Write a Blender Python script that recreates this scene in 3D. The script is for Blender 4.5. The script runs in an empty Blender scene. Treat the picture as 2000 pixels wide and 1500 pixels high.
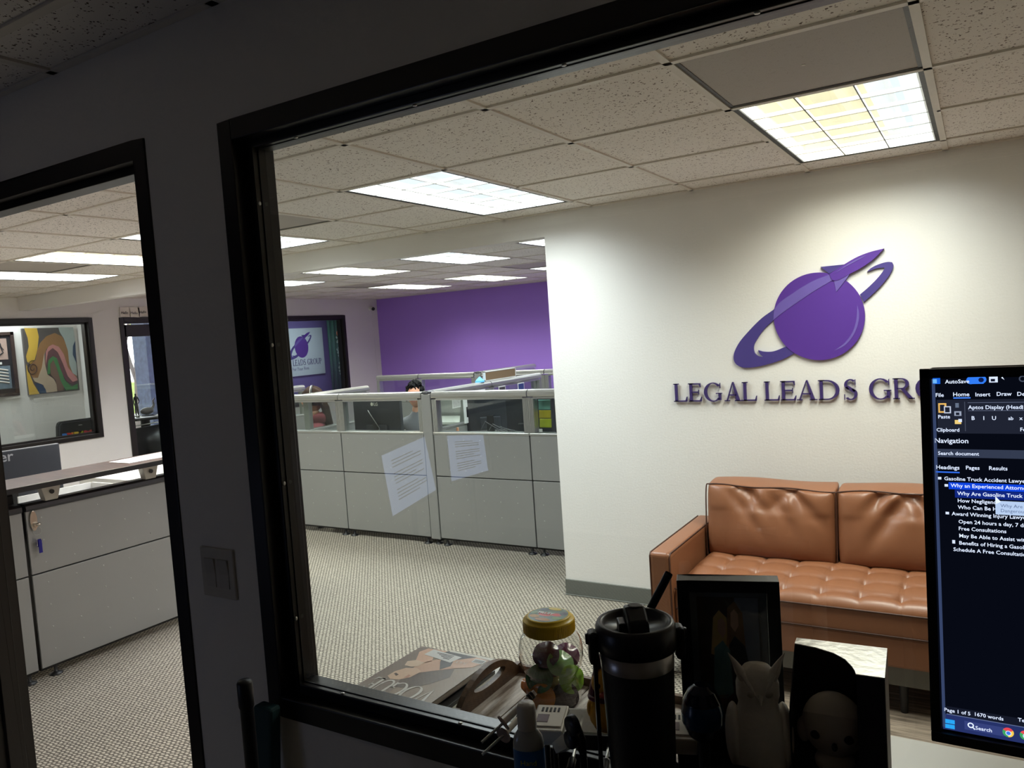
import bpy, bmesh, math, random
from mathutils import Vector, Matrix
PI = math.pi
S = bpy.context.scene
COL = S.collection
# ---------------------------------------------------------------- camera
CAMROW = ((0.85351183, 0.51670579, -0.06732515), (-0.02383347, -0.09035779, -0.99562414), (-0.52052811, 0.85138158, -0.06480655))
CZ = 1.669
FPX = 1500.5
cd = bpy.data.cameras.new('camera'); cam = bpy.data.objects.new('camera', cd); COL.objects.link(cam)
R_, D_, F_ = [Vector(r) for r in CAMROW]
m = Matrix(((R_.x, -D_.x, -F_.x, 0), (R_.y, -D_.y, -F_.y, 0), (R_.z, -D_.z, -F_.z, CZ), (0, 0, 0, 1)))
cam.matrix_world = m
cd.sensor_width = 36; cd.lens = FPX * 36 / 2000; cd.clip_start = 0.02; cd.clip_end = 200
S.camera = cam
# ---------------------------------------------------------------- view and world
S.view_settings.view_transform = 'Standard'; S.view_settings.look = 'None'
S.view_settings.exposure = 0.0; S.view_settings.gamma = 1.0; S.view_settings.use_curve_mapping = False
w = bpy.data.worlds.new('daylight'); S.world = w; w.use_nodes = True
wn = w.node_tree.nodes; wn['Background'].inputs['Color'].default_value = (0.95, 0.97, 1.0, 1); wn['Background'].inputs['Strength'].default_value = 5.0
LAMP = 37.5      # watts of one ceiling light
SPREAD = 142.0
PAGE = 2.6        # brightness of the document pages on the office screens
try:
    S.cycles.max_bounces = 10; S.cycles.diffuse_bounces = 5; S.cycles.transparent_max_bounces = 16
    S.cycles.caustics_reflective = False; S.cycles.caustics_refractive = False
    S.cycles.sample_clamp_indirect = 4.0
except Exception: pass

def at(px, py, axis, v):
    """world point where the sight line through photo pixel meets the plane axis=v"""
    a = (px - 1000) / FPX; b = (py - 750) / FPX
    d = R_ * a + D_ * b + F_
    i = 'xyz'.index(axis)
    t = (v - (CZ if i == 2 else 0)) / d[i]
    return Vector((d.x * t, d.y * t, d.z * t + CZ))

# ---------------------------------------------------------------- helpers
def lin(c):
    c = c / 255.0
    return c / 12.92 if c <= 0.04045 else ((c + 0.055) / 1.055) ** 2.4
def rgb(r, g, b): return (lin(r), lin(g), lin(b), 1)
MATS = {}
def mat(name, col, rough=0.6, metal=0.0, var=0.06, scale=30.0, bump=0.0, bscale=200.0, emit=None, estr=0.0, coat=0.0, spec=0.5, trans=0.0, sub=None):
    if name in MATS: return MATS[name]
    M = bpy.data.materials.new(name); M.use_nodes = True; MATS[name] = M
    nt = M.node_tree; N = nt.nodes; L = nt.links; b = N['Principled BSDF']
    c = rgb(*col)
    b.inputs['Roughness'].default_value = rough; b.inputs['Metallic'].default_value = metal
    b.inputs['Specular IOR Level'].default_value = spec
    if coat: b.inputs['Coat Weight'].default_value = coat; b.inputs['Coat Roughness'].default_value = 0.15
    if trans: b.inputs['Transmission Weight'].default_value = trans
    tc = N.new('ShaderNodeTexCoord')
    no = N.new('ShaderNodeTexNoise'); no.inputs['Scale'].default_value = scale; no.inputs['Detail'].default_value = 3
    L.new(tc.outputs['Object'], no.inputs['Vector'])
    mx = N.new('ShaderNodeMix'); mx.data_type = 'RGBA'
    mx.inputs['A'].default_value = tuple(x * (1 - var) for x in c[:3]) + (1,)
    mx.inputs['B'].default_value = tuple(min(1, x * (1 + var)) for x in c[:3]) + (1,)
    L.new(no.outputs['Fac'], mx.inputs['Factor']); L.new(mx.outputs['Result'], b.inputs['Base Color'])
    if bump:
        n2 = N.new('ShaderNodeTexNoise'); n2.inputs['Scale'].default_value = bscale; n2.inputs['Detail'].default_value = 2
        L.new(tc.outputs['Object'], n2.inputs['Vector'])
        bp = N.new('ShaderNodeBump'); bp.inputs['Strength'].default_value = bump; bp.inputs['Distance'].default_value = 0.002
        L.new(n2.outputs['Fac'], bp.inputs['Height']); L.new(bp.outputs['Normal'], b.inputs['Normal'])
    if emit:
        b.inputs['Emission Color'].default_value = rgb(*emit); b.inputs['Emission Strength'].default_value = estr
    return M
def glass(name, tint=(255, 255, 255), rough=0.0, ior=1.5, gain=1.0):
    if name in MATS: return MATS[name]
    M = bpy.data.materials.new(name); M.use_nodes = True; MATS[name] = M
    nt = M.node_tree; N = nt.nodes; L = nt.links; N.remove(N['Principled BSDF'])
    t = N.new('ShaderNodeBsdfTransparent'); t.inputs['Color'].default_value = rgb(*tint)
    g = N.new('ShaderNodeBsdfGlossy'); g.inputs['Roughness'].default_value = rough
    f = N.new('ShaderNodeLayerWeight'); pw = N.new('ShaderNodeMath'); pw.operation = 'POWER'; pw.inputs[1].default_value = 5.0
    L.new(f.outputs['Facing'], pw.inputs[0])
    r0 = ((ior - 1) / (ior + 1)) ** 2
    mu = N.new('ShaderNodeMath'); mu.operation = 'MULTIPLY_ADD'; mu.inputs[1].default_value = (1 - r0) * gain; mu.inputs[2].default_value = r0 * gain; mu.use_clamp = True
    mx = N.new('ShaderNodeMixShader')
    L.new(pw.outputs[0], mu.inputs[0]); L.new(mu.outputs[0], mx.inputs[0]); L.new(t.outputs[0], mx.inputs[1]); L.new(g.outputs[0], mx.inputs[2])
    L.new(mx.outputs[0], N['Material Output'].inputs['Surface'])
    return M
def emis(name, col, s):
    if name in MATS: return MATS[name]
    M = bpy.data.materials.new(name); M.use_nodes = True; MATS[name] = M
    nt = M.node_tree; N = nt.nodes; L = nt.links; N.remove(N['Principled BSDF'])
    e = N.new('ShaderNodeEmission'); e.inputs['Color'].default_value = rgb(*col); e.inputs['Strength'].default_value = s
    L.new(e.outputs[0], N['Material Output'].inputs['Surface'])
    return M

class MB:
    def __init__(s): s.v = []; s.f = []; s.sm = []
    def add(s, vs, fs, smooth=False):
        o = len(s.v); s.v += [tuple(v) for v in vs]
        for f in fs: s.f.append(tuple(i + o for i in f)); s.sm.append(smooth)
        return s
    def box(s, x0, x1, y0, y1, z0, z1, M=None):
        vs = [Vector((x, y, z)) for z in (z0, z1) for y in (y0, y1) for x in (x0, x1)]
        if M: vs = [M @ v for v in vs]
        return s.add(vs, [(0, 2, 3, 1), (4, 5, 7, 6), (0, 1, 5, 4), (2, 6, 7, 3), (0, 4, 6, 2), (1, 3, 7, 5)])
    def prism(s, poly, d, M=None):
        """poly: 3d points, d: extrusion vector"""
        n = len(poly); a = [Vector(p) for p in poly]; b = [p + Vector(d) for p in a]
        vs = a + b
        if M: vs = [M @ v for v in vs]
        fs = [tuple(range(n))[::-1], tuple(range(n, 2 * n))] + [(i, (i + 1) % n, (i + 1) % n + n, i + n) for i in range(n)]
        return s.add(vs, fs)
    def tube(s, pts, r, n=10, caps=True, smooth=True):
        pts = [Vector(p) for p in pts]; k = len(pts)
        rs = r if isinstance(r, (list, tuple)) else [r] * k
        vs = []; up = None
        for i, p in enumerate(pts):
            t = (pts[min(i + 1, k - 1)] - pts[max(i - 1, 0)]).normalized()
            if up is None: up = Vector((0, 0, 1)) if abs(t.z) < 0.9 else Vector((1, 0, 0))
            a = t.cross(up).normalized(); up = a.cross(t).normalized()
            for j in range(n):
                an = 2 * PI * j / n; vs.append(p + (a * math.cos(an) + up * math.sin(an)) * rs[i])
        fs = [(i * n + j, i * n + (j + 1) % n, (i + 1) * n + (j + 1) % n, (i + 1) * n + j) for i in range(k - 1) for j in range(n)]
        s.add(vs, fs, smooth)
        if caps:
            s.add(vs[:n], [tuple(range(n))[::-1]]); s.add(vs[-n:], [tuple(range(n))])
        return s
    def lathe(s, prof, c=(0, 0, 0), n=32, M=None, smooth=True, sx=1.0, sy=1.0):
        c = Vector(c); vs = []
        for r, z in prof:
            for j in range(n):
                a = 2 * PI * j / n; v = Vector((r * math.cos(a) * sx, r * math.sin(a) * sy, z))
                vs.append((M @ v if M else v) + c)
        k = len(prof)
        fs = [(i * n + j, i * n + (j + 1) % n, (i + 1) * n + (j + 1) % n, (i + 1) * n + j) for i in range(k - 1) for j in range(n)]
        s.add(vs, fs, smooth)
        if prof[0][0] > 1e-5: s.add(vs[:n], [tuple(range(n))[::-1]])
        if prof[-1][0] > 1e-5: s.add(vs[-n:], [tuple(range(n))])
        return s
    def ball(s, c, rx, ry=None, rz=None, n=16, m=10, M=None):
        ry = ry or rx; rz = rz or rx
        prof = [(math.sin(PI * i / m), -math.cos(PI * i / m)) for i in range(m + 1)]
        prof[0] = (1e-6, -1); prof[-1] = (1e-6, 1)
        T = Matrix.Diagonal((rx, ry, rz)).to_4x4()
        if M: T = M @ T
        return s.lathe(prof, c, n, T)
def placed(name, mesh, parent=None, local=False):
    o = bpy.data.objects.new(name, mesh); COL.objects.link(o)
    if parent:
        o.parent = parent
        if not local:
            o.matrix_parent_inverse = wmat(parent).inverted()
    return o
def wmat(o):
    M = Matrix.LocRotScale(o.location, o.rotation_euler, o.scale)
    return wmat(o.parent) @ o.matrix_parent_inverse @ M if o.parent else M
def obj(name, mb, mt, parent=None, local=False, bevel=0.0, bseg=2, sub=0, smooth=None):
    me = bpy.data.meshes.new(name); me.from_pydata(mb.v, [], mb.f); me.validate()
    bm = bmesh.new(); bm.from_mesh(me)
    if bevel or sub: bmesh.ops.remove_doubles(bm, verts=bm.verts, dist=1e-5)
    bmesh.ops.recalc_face_normals(bm, faces=bm.faces); bm.to_mesh(me); bm.free()
    if isinstance(mt, (list, tuple)):
        for q in mt: me.materials.append(q)
    else: me.materials.append(mt)
    if smooth is None:
        if len(me.polygons) == len(mb.sm):
            me.polygons.foreach_set('use_smooth', mb.sm)
    elif smooth: me.polygons.foreach_set('use_smooth', [True] * len(me.polygons))
    o = placed(name, me, parent, local)
    if bevel:
        b = o.modifiers.new('bevel', 'BEVEL'); b.width = bevel; b.segments = bseg; b.limit_method = 'ANGLE'; b.angle_limit = 0.7
    if sub:
        b = o.modifiers.new('sub', 'SUBSURF'); b.levels = sub; b.render_levels = sub
        me.polygons.foreach_set('use_smooth', [True] * len(me.polygons))
    return o
def tag(o, label, cat, group=None, kind=None):
    if label: o['label'] = label
    if cat: o['category'] = cat
    if group: o['group'] = group
    if kind: o['kind'] = kind
    return o
def thing(name, label, cat, loc=(0, 0, 0), rz=0.0, group=None):
    o = bpy.data.objects.new(name, None); o.empty_display_size = 0.1; COL.objects.link(o)
    o.location = loc; o.rotation_euler = (0, 0, rz); return tag(o, label, cat, group)
def struct(name, mb, mt, parent=None, **k):
    o = obj(name, mb, mt, parent, **k)
    o['kind'] = 'structure'
    return o
def text_mesh(body, size, M, mt, name, parent, bold=0.0, ext=0.0, spacing=1.0, merge=None):
    cu = bpy.data.curves.new('t', 'FONT'); cu.body = body; cu.size = size; cu.extrude = ext; cu.offset = bold; cu.space_character = spacing; cu.resolution_u = 2
    o = bpy.data.objects.new('t', cu); COL.objects.link(o)
    bpy.context.view_layer.update()
    me = bpy.data.meshes.new_from_object(o); bpy.data.objects.remove(o)
    vs = [M @ v.co for v in me.vertices]; fs = [tuple(p.vertices) for p in me.polygons]
    mb = merge or MB(); mb.add(vs, fs)
    if merge is None: return obj(name, mb, mt, parent)
    return mb
def frame_x(origin, xdir, zdir):
    """matrix putting text (x right, y up) at origin"""
    x = Vector(xdir).normalized(); y = Vector(zdir).normalized(); z = x.cross(y)
    return Matrix(((x.x, y.x, z.x, origin[0]), (x.y, y.y, z.y, origin[1]), (x.z, y.z, z.z, origin[2]), (0, 0, 0, 1)))
def copy_tree(o, parent=None):
    c = o.copy(); COL.objects.link(c); c.parent = parent
    if parent is not None: c.matrix_parent_inverse = o.matrix_parent_inverse.copy()
    for ch in list(o.children): copy_tree(ch, c)
    return c

# ---------------------------------------------------------------- materials
def wallmat(name, col):
    M = mat(name, col, 0.72, var=0.02, scale=3.0)
    nt = M.node_tree; N = nt.nodes; L = nt.links
    g = N.new('ShaderNodeNewGeometry'); n2 = N.new('ShaderNodeTexNoise'); n2.inputs['Scale'].default_value = 90; n2.inputs['Detail'].default_value = 3
    L.new(g.outputs['Position'], n2.inputs['Vector'])
    bp = N.new('ShaderNodeBump'); bp.inputs['Strength'].default_value = 0.35; bp.inputs['Distance'].default_value = 0.0025
    L.new(n2.outputs['Fac'], bp.inputs['Height']); L.new(bp.outputs['Normal'], N['Principled BSDF'].inputs['Normal'])
    return M
m_wall = wallmat('wall paint off white', (234, 231, 226))
m_purple = wallmat('purple wall paint', (172, 130, 234))
m_purple2 = wallmat('bluish purple wall paint', (112, 100, 160))
m_officew = wallmat('office wall bounce grey', (160, 152, 144))  # grey of the unseen office walls, darkened to cut bounce light
m_tee = mat('ceiling grid white', (226, 219, 207), 0.5)
m_base = mat('grey rubber baseboard', (104, 106, 100), 0.45)
m_black = mat('black painted metal frame', (22, 19, 18), 0.3, bump=0.05, bscale=60)
m_brown = mat('dark bronze metal frame', (34, 30, 27), 0.4)
def tilemat():
    M = bpy.data.materials.new('fissured ceiling tile'); M.use_nodes = True; N = M.node_tree.nodes; L = M.node_tree.links; b = N['Principled BSDF']
    g = N.new('ShaderNodeNewGeometry')
    mp = N.new('ShaderNodeMapping'); mp.inputs['Scale'].default_value = (1, 1, 1); L.new(g.outputs['Position'], mp.inputs[0])
    n0 = N.new('ShaderNodeTexNoise'); n0.inputs['Scale'].default_value = 25; L.new(mp.outputs[0], n0.inputs[0])
    ad = N.new('ShaderNodeVectorMath'); ad.operation = 'MULTIPLY_ADD'; ad.inputs[1].default_value = (0.03, 0.03, 0.03)
    L.new(n0.outputs['Color'], ad.inputs[0]); L.new(mp.outputs[0], ad.inputs[2])
    v = N.new('ShaderNodeTexVoronoi'); v.inputs['Scale'].default_value = 125; v.inputs['Randomness'].default_value = 1.0; L.new(ad.outputs[0], v.inputs[0])
    n1 = N.new('ShaderNodeTexNoise'); n1.inputs['Scale'].default_value = 70; n1.inputs['Detail'].default_value = 1; L.new(mp.outputs[0], n1.inputs[0])
    th = N.new('ShaderNodeMapRange'); th.inputs['From Min'].default_value = 0.44; th.inputs['From Max'].default_value = 0.66; th.inputs['To Min'].default_value = 0.0; th.inputs['To Max'].default_value = 0.42
    L.new(n1.outputs['Fac'], th.inputs['Value'])
    lt = N.new('ShaderNodeMath'); lt.operation = 'LESS_THAN'; L.new(v.outputs['Distance'], lt.inputs[0]); L.new(th.outputs[0], lt.inputs[1])
    mx = N.new('ShaderNodeMix'); mx.data_type = 'RGBA'; mx.inputs['A'].default_value = rgb(240, 234, 226); mx.inputs['B'].default_value = rgb(96, 82, 68)
    L.new(lt.outputs[0], mx.inputs['Factor']); L.new(mx.outputs['Result'], b.inputs['Base Color']); b.inputs['Roughness'].default_value = 0.95
    bp = N.new('ShaderNodeBump'); bp.invert = True; bp.inputs['Strength'].default_value = 0.6; bp.inputs['Distance'].default_value = 0.003
    L.new(lt.outputs[0], bp.inputs['Height']); L.new(bp.outputs[0], b.inputs['Normal'])
    return M
m_tile = tilemat()
def carpetmat():
    M = bpy.data.materials.new('loop pile carpet'); M.use_nodes = True; N = M.node_tree.nodes; L = M.node_tree.links; b = N['Principled BSDF']
    g = N.new('ShaderNodeNewGeometry'); sp = N.new('ShaderNodeSeparateXYZ')
    n0 = N.new('ShaderNodeTexNoise'); n0.inputs['Scale'].default_value = 60; L.new(g.outputs['Position'], n0.inputs[0])
    ad = N.new('ShaderNodeVectorMath'); ad.operation = 'MULTIPLY_ADD'; ad.inputs[1].default_value = (0.012, 0.012, 0.0)
    L.new(n0.outputs['Color'], ad.inputs[0]); L.new(g.outputs['Position'], ad.inputs[2]); L.new(ad.outputs[0], sp.inputs[0])
    def mth(op, a, c=None, c2=None):
        q = N.new('ShaderNodeMath'); q.operation = op
        for k, x in enumerate((a, c, c2)):
            if x is None: continue
            if isinstance(x, (int, float)): q.inputs[k].default_value = x
            else: L.new(x, q.inputs[k])
        return q.outputs[0]
    vv = mth('DIVIDE', sp.outputs['Y'], 0.0155); fl = mth('FLOOR', vv); fr = mth('FRACT', vv)
    uu = mth('ADD', mth('DIVIDE', sp.outputs['X'], 0.027), mth('MULTIPLY', fl, 0.5)); fu = mth('FRACT', uu)
    s1 = mth('SINE', mth('MULTIPLY', fr, PI)); s2 = mth('SINE', mth('MULTIPLY', fu, PI))
    h = mth('MULTIPLY', s1, s2)
    n2 = N.new('ShaderNodeTexNoise'); n2.inputs['Scale'].default_value = 220; L.new(g.outputs['Position'], n2.inputs[0])
    hh = mth('ADD', h, mth('MULTIPLY_ADD', n2.outputs['Fac'], 0.5, -0.25))
    cr = N.new('ShaderNodeValToRGB'); cr.color_ramp.elements[0].position = 0.12; cr.color_ramp.elements[0].color = rgb(88, 83, 76)
    cr.color_ramp.elements[1].position = 0.75; cr.color_ramp.elements[1].color = rgb(176, 168, 153); L.new(hh, cr.inputs[0])
    L.new(cr.outputs[0], b.inputs['Base Color']); b.inputs['Roughness'].default_value = 0.95; b.inputs['Specular IOR Level'].default_value = 0.1
    bp = N.new('ShaderNodeBump'); bp.inputs['Strength'].default_value = 0.7; bp.inputs['Distance'].default_value = 0.004
    L.new(h, bp.inputs['Height']); L.new(bp.outputs[0], b.inputs['Normal'])
    return M
m_carpet = carpetmat()
def woodmat(name, c1, c2, sc=(3, 40, 40), rough=0.5):
    if name in MATS: return MATS[name]
    M = bpy.data.materials.new(name); MATS[name] = M; M.use_nodes = True; N = M.node_tree.nodes; L = M.node_tree.links; b = N['Principled BSDF']
    g = N.new('ShaderNodeNewGeometry'); mp = N.new('ShaderNodeMapping'); mp.inputs['Scale'].default_value = sc; L.new(g.outputs['Position'], mp.inputs[0])
    n0 = N.new('ShaderNodeTexNoise'); n0.inputs['Scale'].default_value = 1.6; n0.inputs['Detail'].default_value = 6; n0.inputs['Roughness'].default_value = 0.65; L.new(mp.outputs[0], n0.inputs[0])
    cr = N.new('ShaderNodeValToRGB'); cr.color_ramp.elements[0].position = 0.35; cr.color_ramp.elements[0].color = rgb(*c1); cr.color_ramp.elements[1].position = 0.65; cr.color_ramp.elements[1].color = rgb(*c2)
    L.new(n0.outputs['Fac'], cr.inputs[0]); L.new(cr.outputs[0], b.inputs['Base Color']); b.inputs['Roughness'].default_value = rough
    return M
m_lvp = woodmat('grey wood plank floor', (96, 84, 72), (168, 152, 134), (2.5, 45, 45), 0.5)
m_glass = glass('clear window glass', (246, 250, 249), 0.0, 1.5)
m_panel = mat('satin grey powder coated steel', (152, 152, 150), 0.42, 0.35, var=0.03, scale=4)
m_trim = mat('silver aluminium trim', (190, 190, 186), 0.28, 0.75, var=0.03)
m_trimd = mat('dark graphite aluminium rail', (70, 70, 74), 0.32, 0.7)
m_foot = mat('black plastic glide', (14, 14, 15), 0.4)
m_white = mat('white plastic', (228, 228, 224), 0.4)
m_paper = mat('white paper', (238, 238, 236), 0.8)
m_blkpl = mat('matt black plastic', (16, 16, 18), 0.45)
m_ink = mat('printed black ink', (30, 30, 34), 0.7)

# ================================================================ SETTING
NY0, NY1 = 1.11, 1.215
ZC = 2.389; ZT = 2.56
def build_wall(name, boxes, mt=m_wall):
    mb = MB()
    for b in boxes: mb.box(*b)
    return struct(name, mb, mt)
wn_ = build_wall('wall_front', [(-8.63, -2.685, NY0, NY1, 0, ZT), (-1.635, -1.345, NY0, NY1, 0, ZT), (-2.685, -1.635, NY0, NY1, 2.15, ZT),
    (-1.345, 1.885, NY0, NY1, 2.135, ZT), (-1.345, 1.885, NY0, NY1, 0, 0.885), (1.885, 2.1, NY0, NY1, 0, ZT)])
build_wall('wall_logo', [(-2.275, 2.1, 4.22, 4.32, 0, ZT)])
build_wall('wall_header', [(-8.51, -2.275, 4.22, 4.325, 2.252, ZT)])
build_wall('wall_right', [(2.0, 2.1, -2.5, NY0, 0, ZT), (2.0, 2.1, NY1, 4.22, 0, ZT)])
build_wall('wall_back', [(-3.3, 2.1, -2.5, -2.4, 0, ZT)], m_officew)
build_wall('wall_left', [(-3.3, -3.2, -2.4, NY0, 0, ZT)], m_officew)
build_wall('wall_purple', [(-8.63, 0.1, 9.80, 9.90, 0, ZT)], m_purple)
build_wall('wall_east', [(0, 0.1, 4.32, 9.80, 0, ZT)])
LX = -8.51
W2 = (2.6, 4.93, 0.86, 2.13); DR = (5.34, 6.24, 0.0, 2.12); W3 = (7.4, 8.975, 0.86, 2.10)
build_wall('wall_west', [(LX - .12, LX, NY1, W2[0], 0, ZT), (LX - .12, LX, W2[1], DR[0], 0, ZT), (LX - .12, LX, DR[1], W3[0], 0, ZT), (LX - .12, LX, W3[1], 9.80, 0, ZT),
    (LX - .12, LX, W2[0], W2[1], 0, W2[2]), (LX - .12, LX, W2[0], W2[1], W2[3], ZT), (LX - .12, LX, DR[0], DR[1], DR[3], ZT),
    (LX - .12, LX, W3[0], W3[1], 0, W3[2]), (LX - .12, LX, W3[0], W3[1], W3[3], ZT)])
# rooms beyond the west wall
build_wall('wall_meeting_room', [(-9.42, -9.3, 2.0, 5.29, 0, ZT), (-9.3, -8.63, 1.9, 2.0, 0, ZT), (-9.3, -8.63, 5.24, 5.29, 0, ZT)])
build_wall('wall_sign_room', [(-10.62, -10.5, 7.2, 11.2, 0, ZT)], m_purple2)
build_wall('wall_sign_room_side', [(-10.5, -8.63, 11.2, 11.3, 0, ZT), (-10.62, -8.63, 7.1, 7.2, 0, ZT), (-8.63, -8.55, 9.9, 11.2, 0, ZT)])
build_wall('wall_lobby', [(-10.62, -9.42, 5.19, 5.29, 0, ZT), (-10.62, -10.5, 5.29, 6.0, 0, ZT), (-10.62, -10.5, 6.0, 7.1, 2.2, ZT), (-10.62, -10.5, 6.0, 7.1, 0, .45)])
fl = MB().box(-11.0, 2.1, -2.5, 12.0, -0.1, 0.0)
struct('floor', fl, m_carpet)
struct('floor', MB().box(-1.05, 2.0, NY1, 4.22, 0.0, 0.004), m_lvp)
struct('ceiling', MB().box(-11.0, 2.1, -2.5, 12.0, ZT, ZT + .05), mat('sky blocking slab', (150, 150, 150), 0.9))  # unseen slab above the tiles, added only to block sky light
struct('ceiling', MB().box(-10.62, LX - .12, 1.9, 11.3, ZC, ZC + .01), mat('plain white ceiling', (205, 203, 198), 0.8))
# baseboards
bb = MB().box(-2.275, 2.0, 4.208, 4.22, 0, 0.1).box(-2.281, -2.275, 4.214, 4.32, 0, 0.1)
bb.box(-2.281, 2.0, 4.2, 4.209, 0, 0.008)
struct('baseboard_logo', bb, m_base, bevel=0.003)
struct('baseboard_west', MB().box(LX, LX + .01, NY1, DR[0] - .05, 0, .1).box(LX, LX + .01, DR[1] + .05, 9.8, 0, .1), m_base)
struct('baseboard_purple', MB().box(LX, 0, 9.79, 9.80, 0, .1), m_base)

# ---- ceilings: grid and tiles
GX, GY, GP = -2.5543, 2.7399, 0.61
LIGHTS = [(0, 0), (3, 0), (-3, 0), (-5, 0), (-7, 0), (-5, 4), (-3, 4), (-7, 4), (-5, 8), (-7, 8), (-3, 8), (-1, 4), (-1, 8)]
VENTS = [(3, -1), (-2, 0), (-6, 0), (-7, 7), (-3, 7)]
used = set()
for i, j in LIGHTS: used |= {(i, j), (i, j + 1)}
used |= set(VENTS)
def ceiling_area(label, x0, x1, y0, y1):
    c = bpy.data.objects.new('ceiling', None); COL.objects.link(c); c['kind'] = 'structure'; c.location = (x0, y0, ZC)
    cache = {}
    tee = MB()
    i0 = math.floor((x0 - GX) / GP); i1 = math.ceil((x1 - GX) / GP); j0 = math.floor((y0 - GY) / GP); j1 = math.ceil((y1 - GY) / GP)
    for i in range(i0, i1 + 1):
        x = GX + i * GP
        if x0 < x < x1: tee.box(x - .012, x + .012, y0, y1, ZC, ZC + .012)
    for j in range(j0, j1 + 1):
        y = GY + j * GP
        if y0 < y < y1:
            a = x0
            # cross tees are cut where a light runs through
            for i in range(i0, i1 + 1):
                if (i, j) in used and (i, j - 1) in used and (i, j - 1) in LIGHTS and (i, j) not in VENTS and (i, j) not in LIGHTS:
                    tee.box(a, GX + i * GP, y - .012, y + .012, ZC, ZC + .012); a = GX + (i + 1) * GP
            if a < x1: tee.box(a, x1, y - .012, y + .012, ZC, ZC + .012)
    for (a, b2, cc, d) in ((x0, x1, y0, y0 + .02), (x0, x1, y1 - .02, y1), (x0, x0 + .02, y0, y1), (x1 - .02, x1, y0, y1)):
        tee.box(a, b2, cc, d, ZC, ZC + .006)
    o = obj('grid', tee, m_tee, c)
    for i in range(i0, i1):
        for j in range(j0, j1):
            if (i, j) in used: continue
            a = max(GX + i * GP, x0); b = min(GX + (i + 1) * GP, x1); cc = max(GY + j * GP, y0); d = min(GY + (j + 1) * GP, y1)
            if b - a < .03 or d - cc < .03: continue
            w_, h_ = round(b - a, 3), round(d - cc, 3)
            if (w_, h_) not in cache:
                t = MB(); e = .011
                t.box(-w_ / 2 + e, w_ / 2 - e, -h_ / 2 + e, h_ / 2 - e, 0, .012)
                t2 = MB().box(-w_ / 2 + e, w_ / 2 - e, -h_ / 2 + e, h_ / 2 - e, .0, .012)
                me = bpy.data.meshes.new('ceiling_tile'); me.from_pydata(t2.v, [], t2.f); me.materials.append(m_tile); cache[(w_, h_)] = me
            ob = bpy.data.objects.new('ceiling_tile', cache[(w_, h_)]); COL.objects.link(ob); ob.parent = c
            ob.location = ((a + b) / 2 - x0, (cc + d) / 2 - y0, 0.007)
    return c
ceiling_area('reception', LX, 2.0, NY1, 4.22)
ceiling_area('open office', LX, 0.0, 4.325, 9.80)
ceiling_area('dark office', -3.2, 2.0, -2.4, NY0)

# ---- ceiling lights
m_refl = mat('lit white enamel reflector', (236, 236, 232), 0.35, var=0.01, emit=(250, 250, 244), estr=0.35)  # reflector glow is put into the material, standing for tube light
m_rim = mat('black light housing', (8, 8, 9), 0.5)
m_tube_w = emis('cool fluorescent tube', (240, 246, 255), 1.3)
m_tube_y = emis('warm fluorescent tube', (255, 246, 214), 1.3)
WARM = (1.0, 0.93, 0.79); COOL = (0.93, 0.97, 1.0); NEUT = (1.0, 0.955, 0.87)
LSPEC = {(3, 0): ('nearest ceiling light, two warm tubes and one cool tube, above the logo wall', [WARM, WARM, COOL], 1.0),
    (0, 0): ('cool white ceiling light with grid louvre above the start of the header', [COOL] * 3, 1.05),
    (-3, 0): ('ceiling light half hidden by the black jamb between door and window', [COOL] * 3, 1.0),
    (-5, 0): ('yellowish ceiling light seen through the doorway', [WARM] * 3, 1.0),
    (-7, 0): ('whitish ceiling light seen through the doorway, beyond the yellowish one', [COOL] * 3, 1.0),
    (-5, 4): ('greenish white ceiling light just past the header, left of the bright one', [NEUT] * 3, 0.9),
    (-3, 4): ('bright ceiling light just past the header, above the front cubicles', [COOL] * 3, 1.0),
    (-7, 4): ('far left ceiling light past the header, cut by the window jamb', [COOL] * 3, 1.0),
    (-5, 8): ('dim ceiling light nearest the purple wall', [NEUT] * 3, 0.55),
    (-7, 8): ('ceiling light beside the far grey vent', [NEUT] * 3, 0.9),
    (-3, 8): ('ceiling light cut off by the edge of the logo wall', [COOL] * 3, 1.1),
    (-1, 4): ('added unseen ceiling light behind the logo wall, nearer the header', [COOL] * 3, 1.0),  # unseen lamp added to light the open office
    (-1, 8): ('added unseen ceiling light behind the logo wall, nearer the purple wall', [COOL] * 3, 1.0)}  # also out of view, added for its light on the far end
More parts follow.
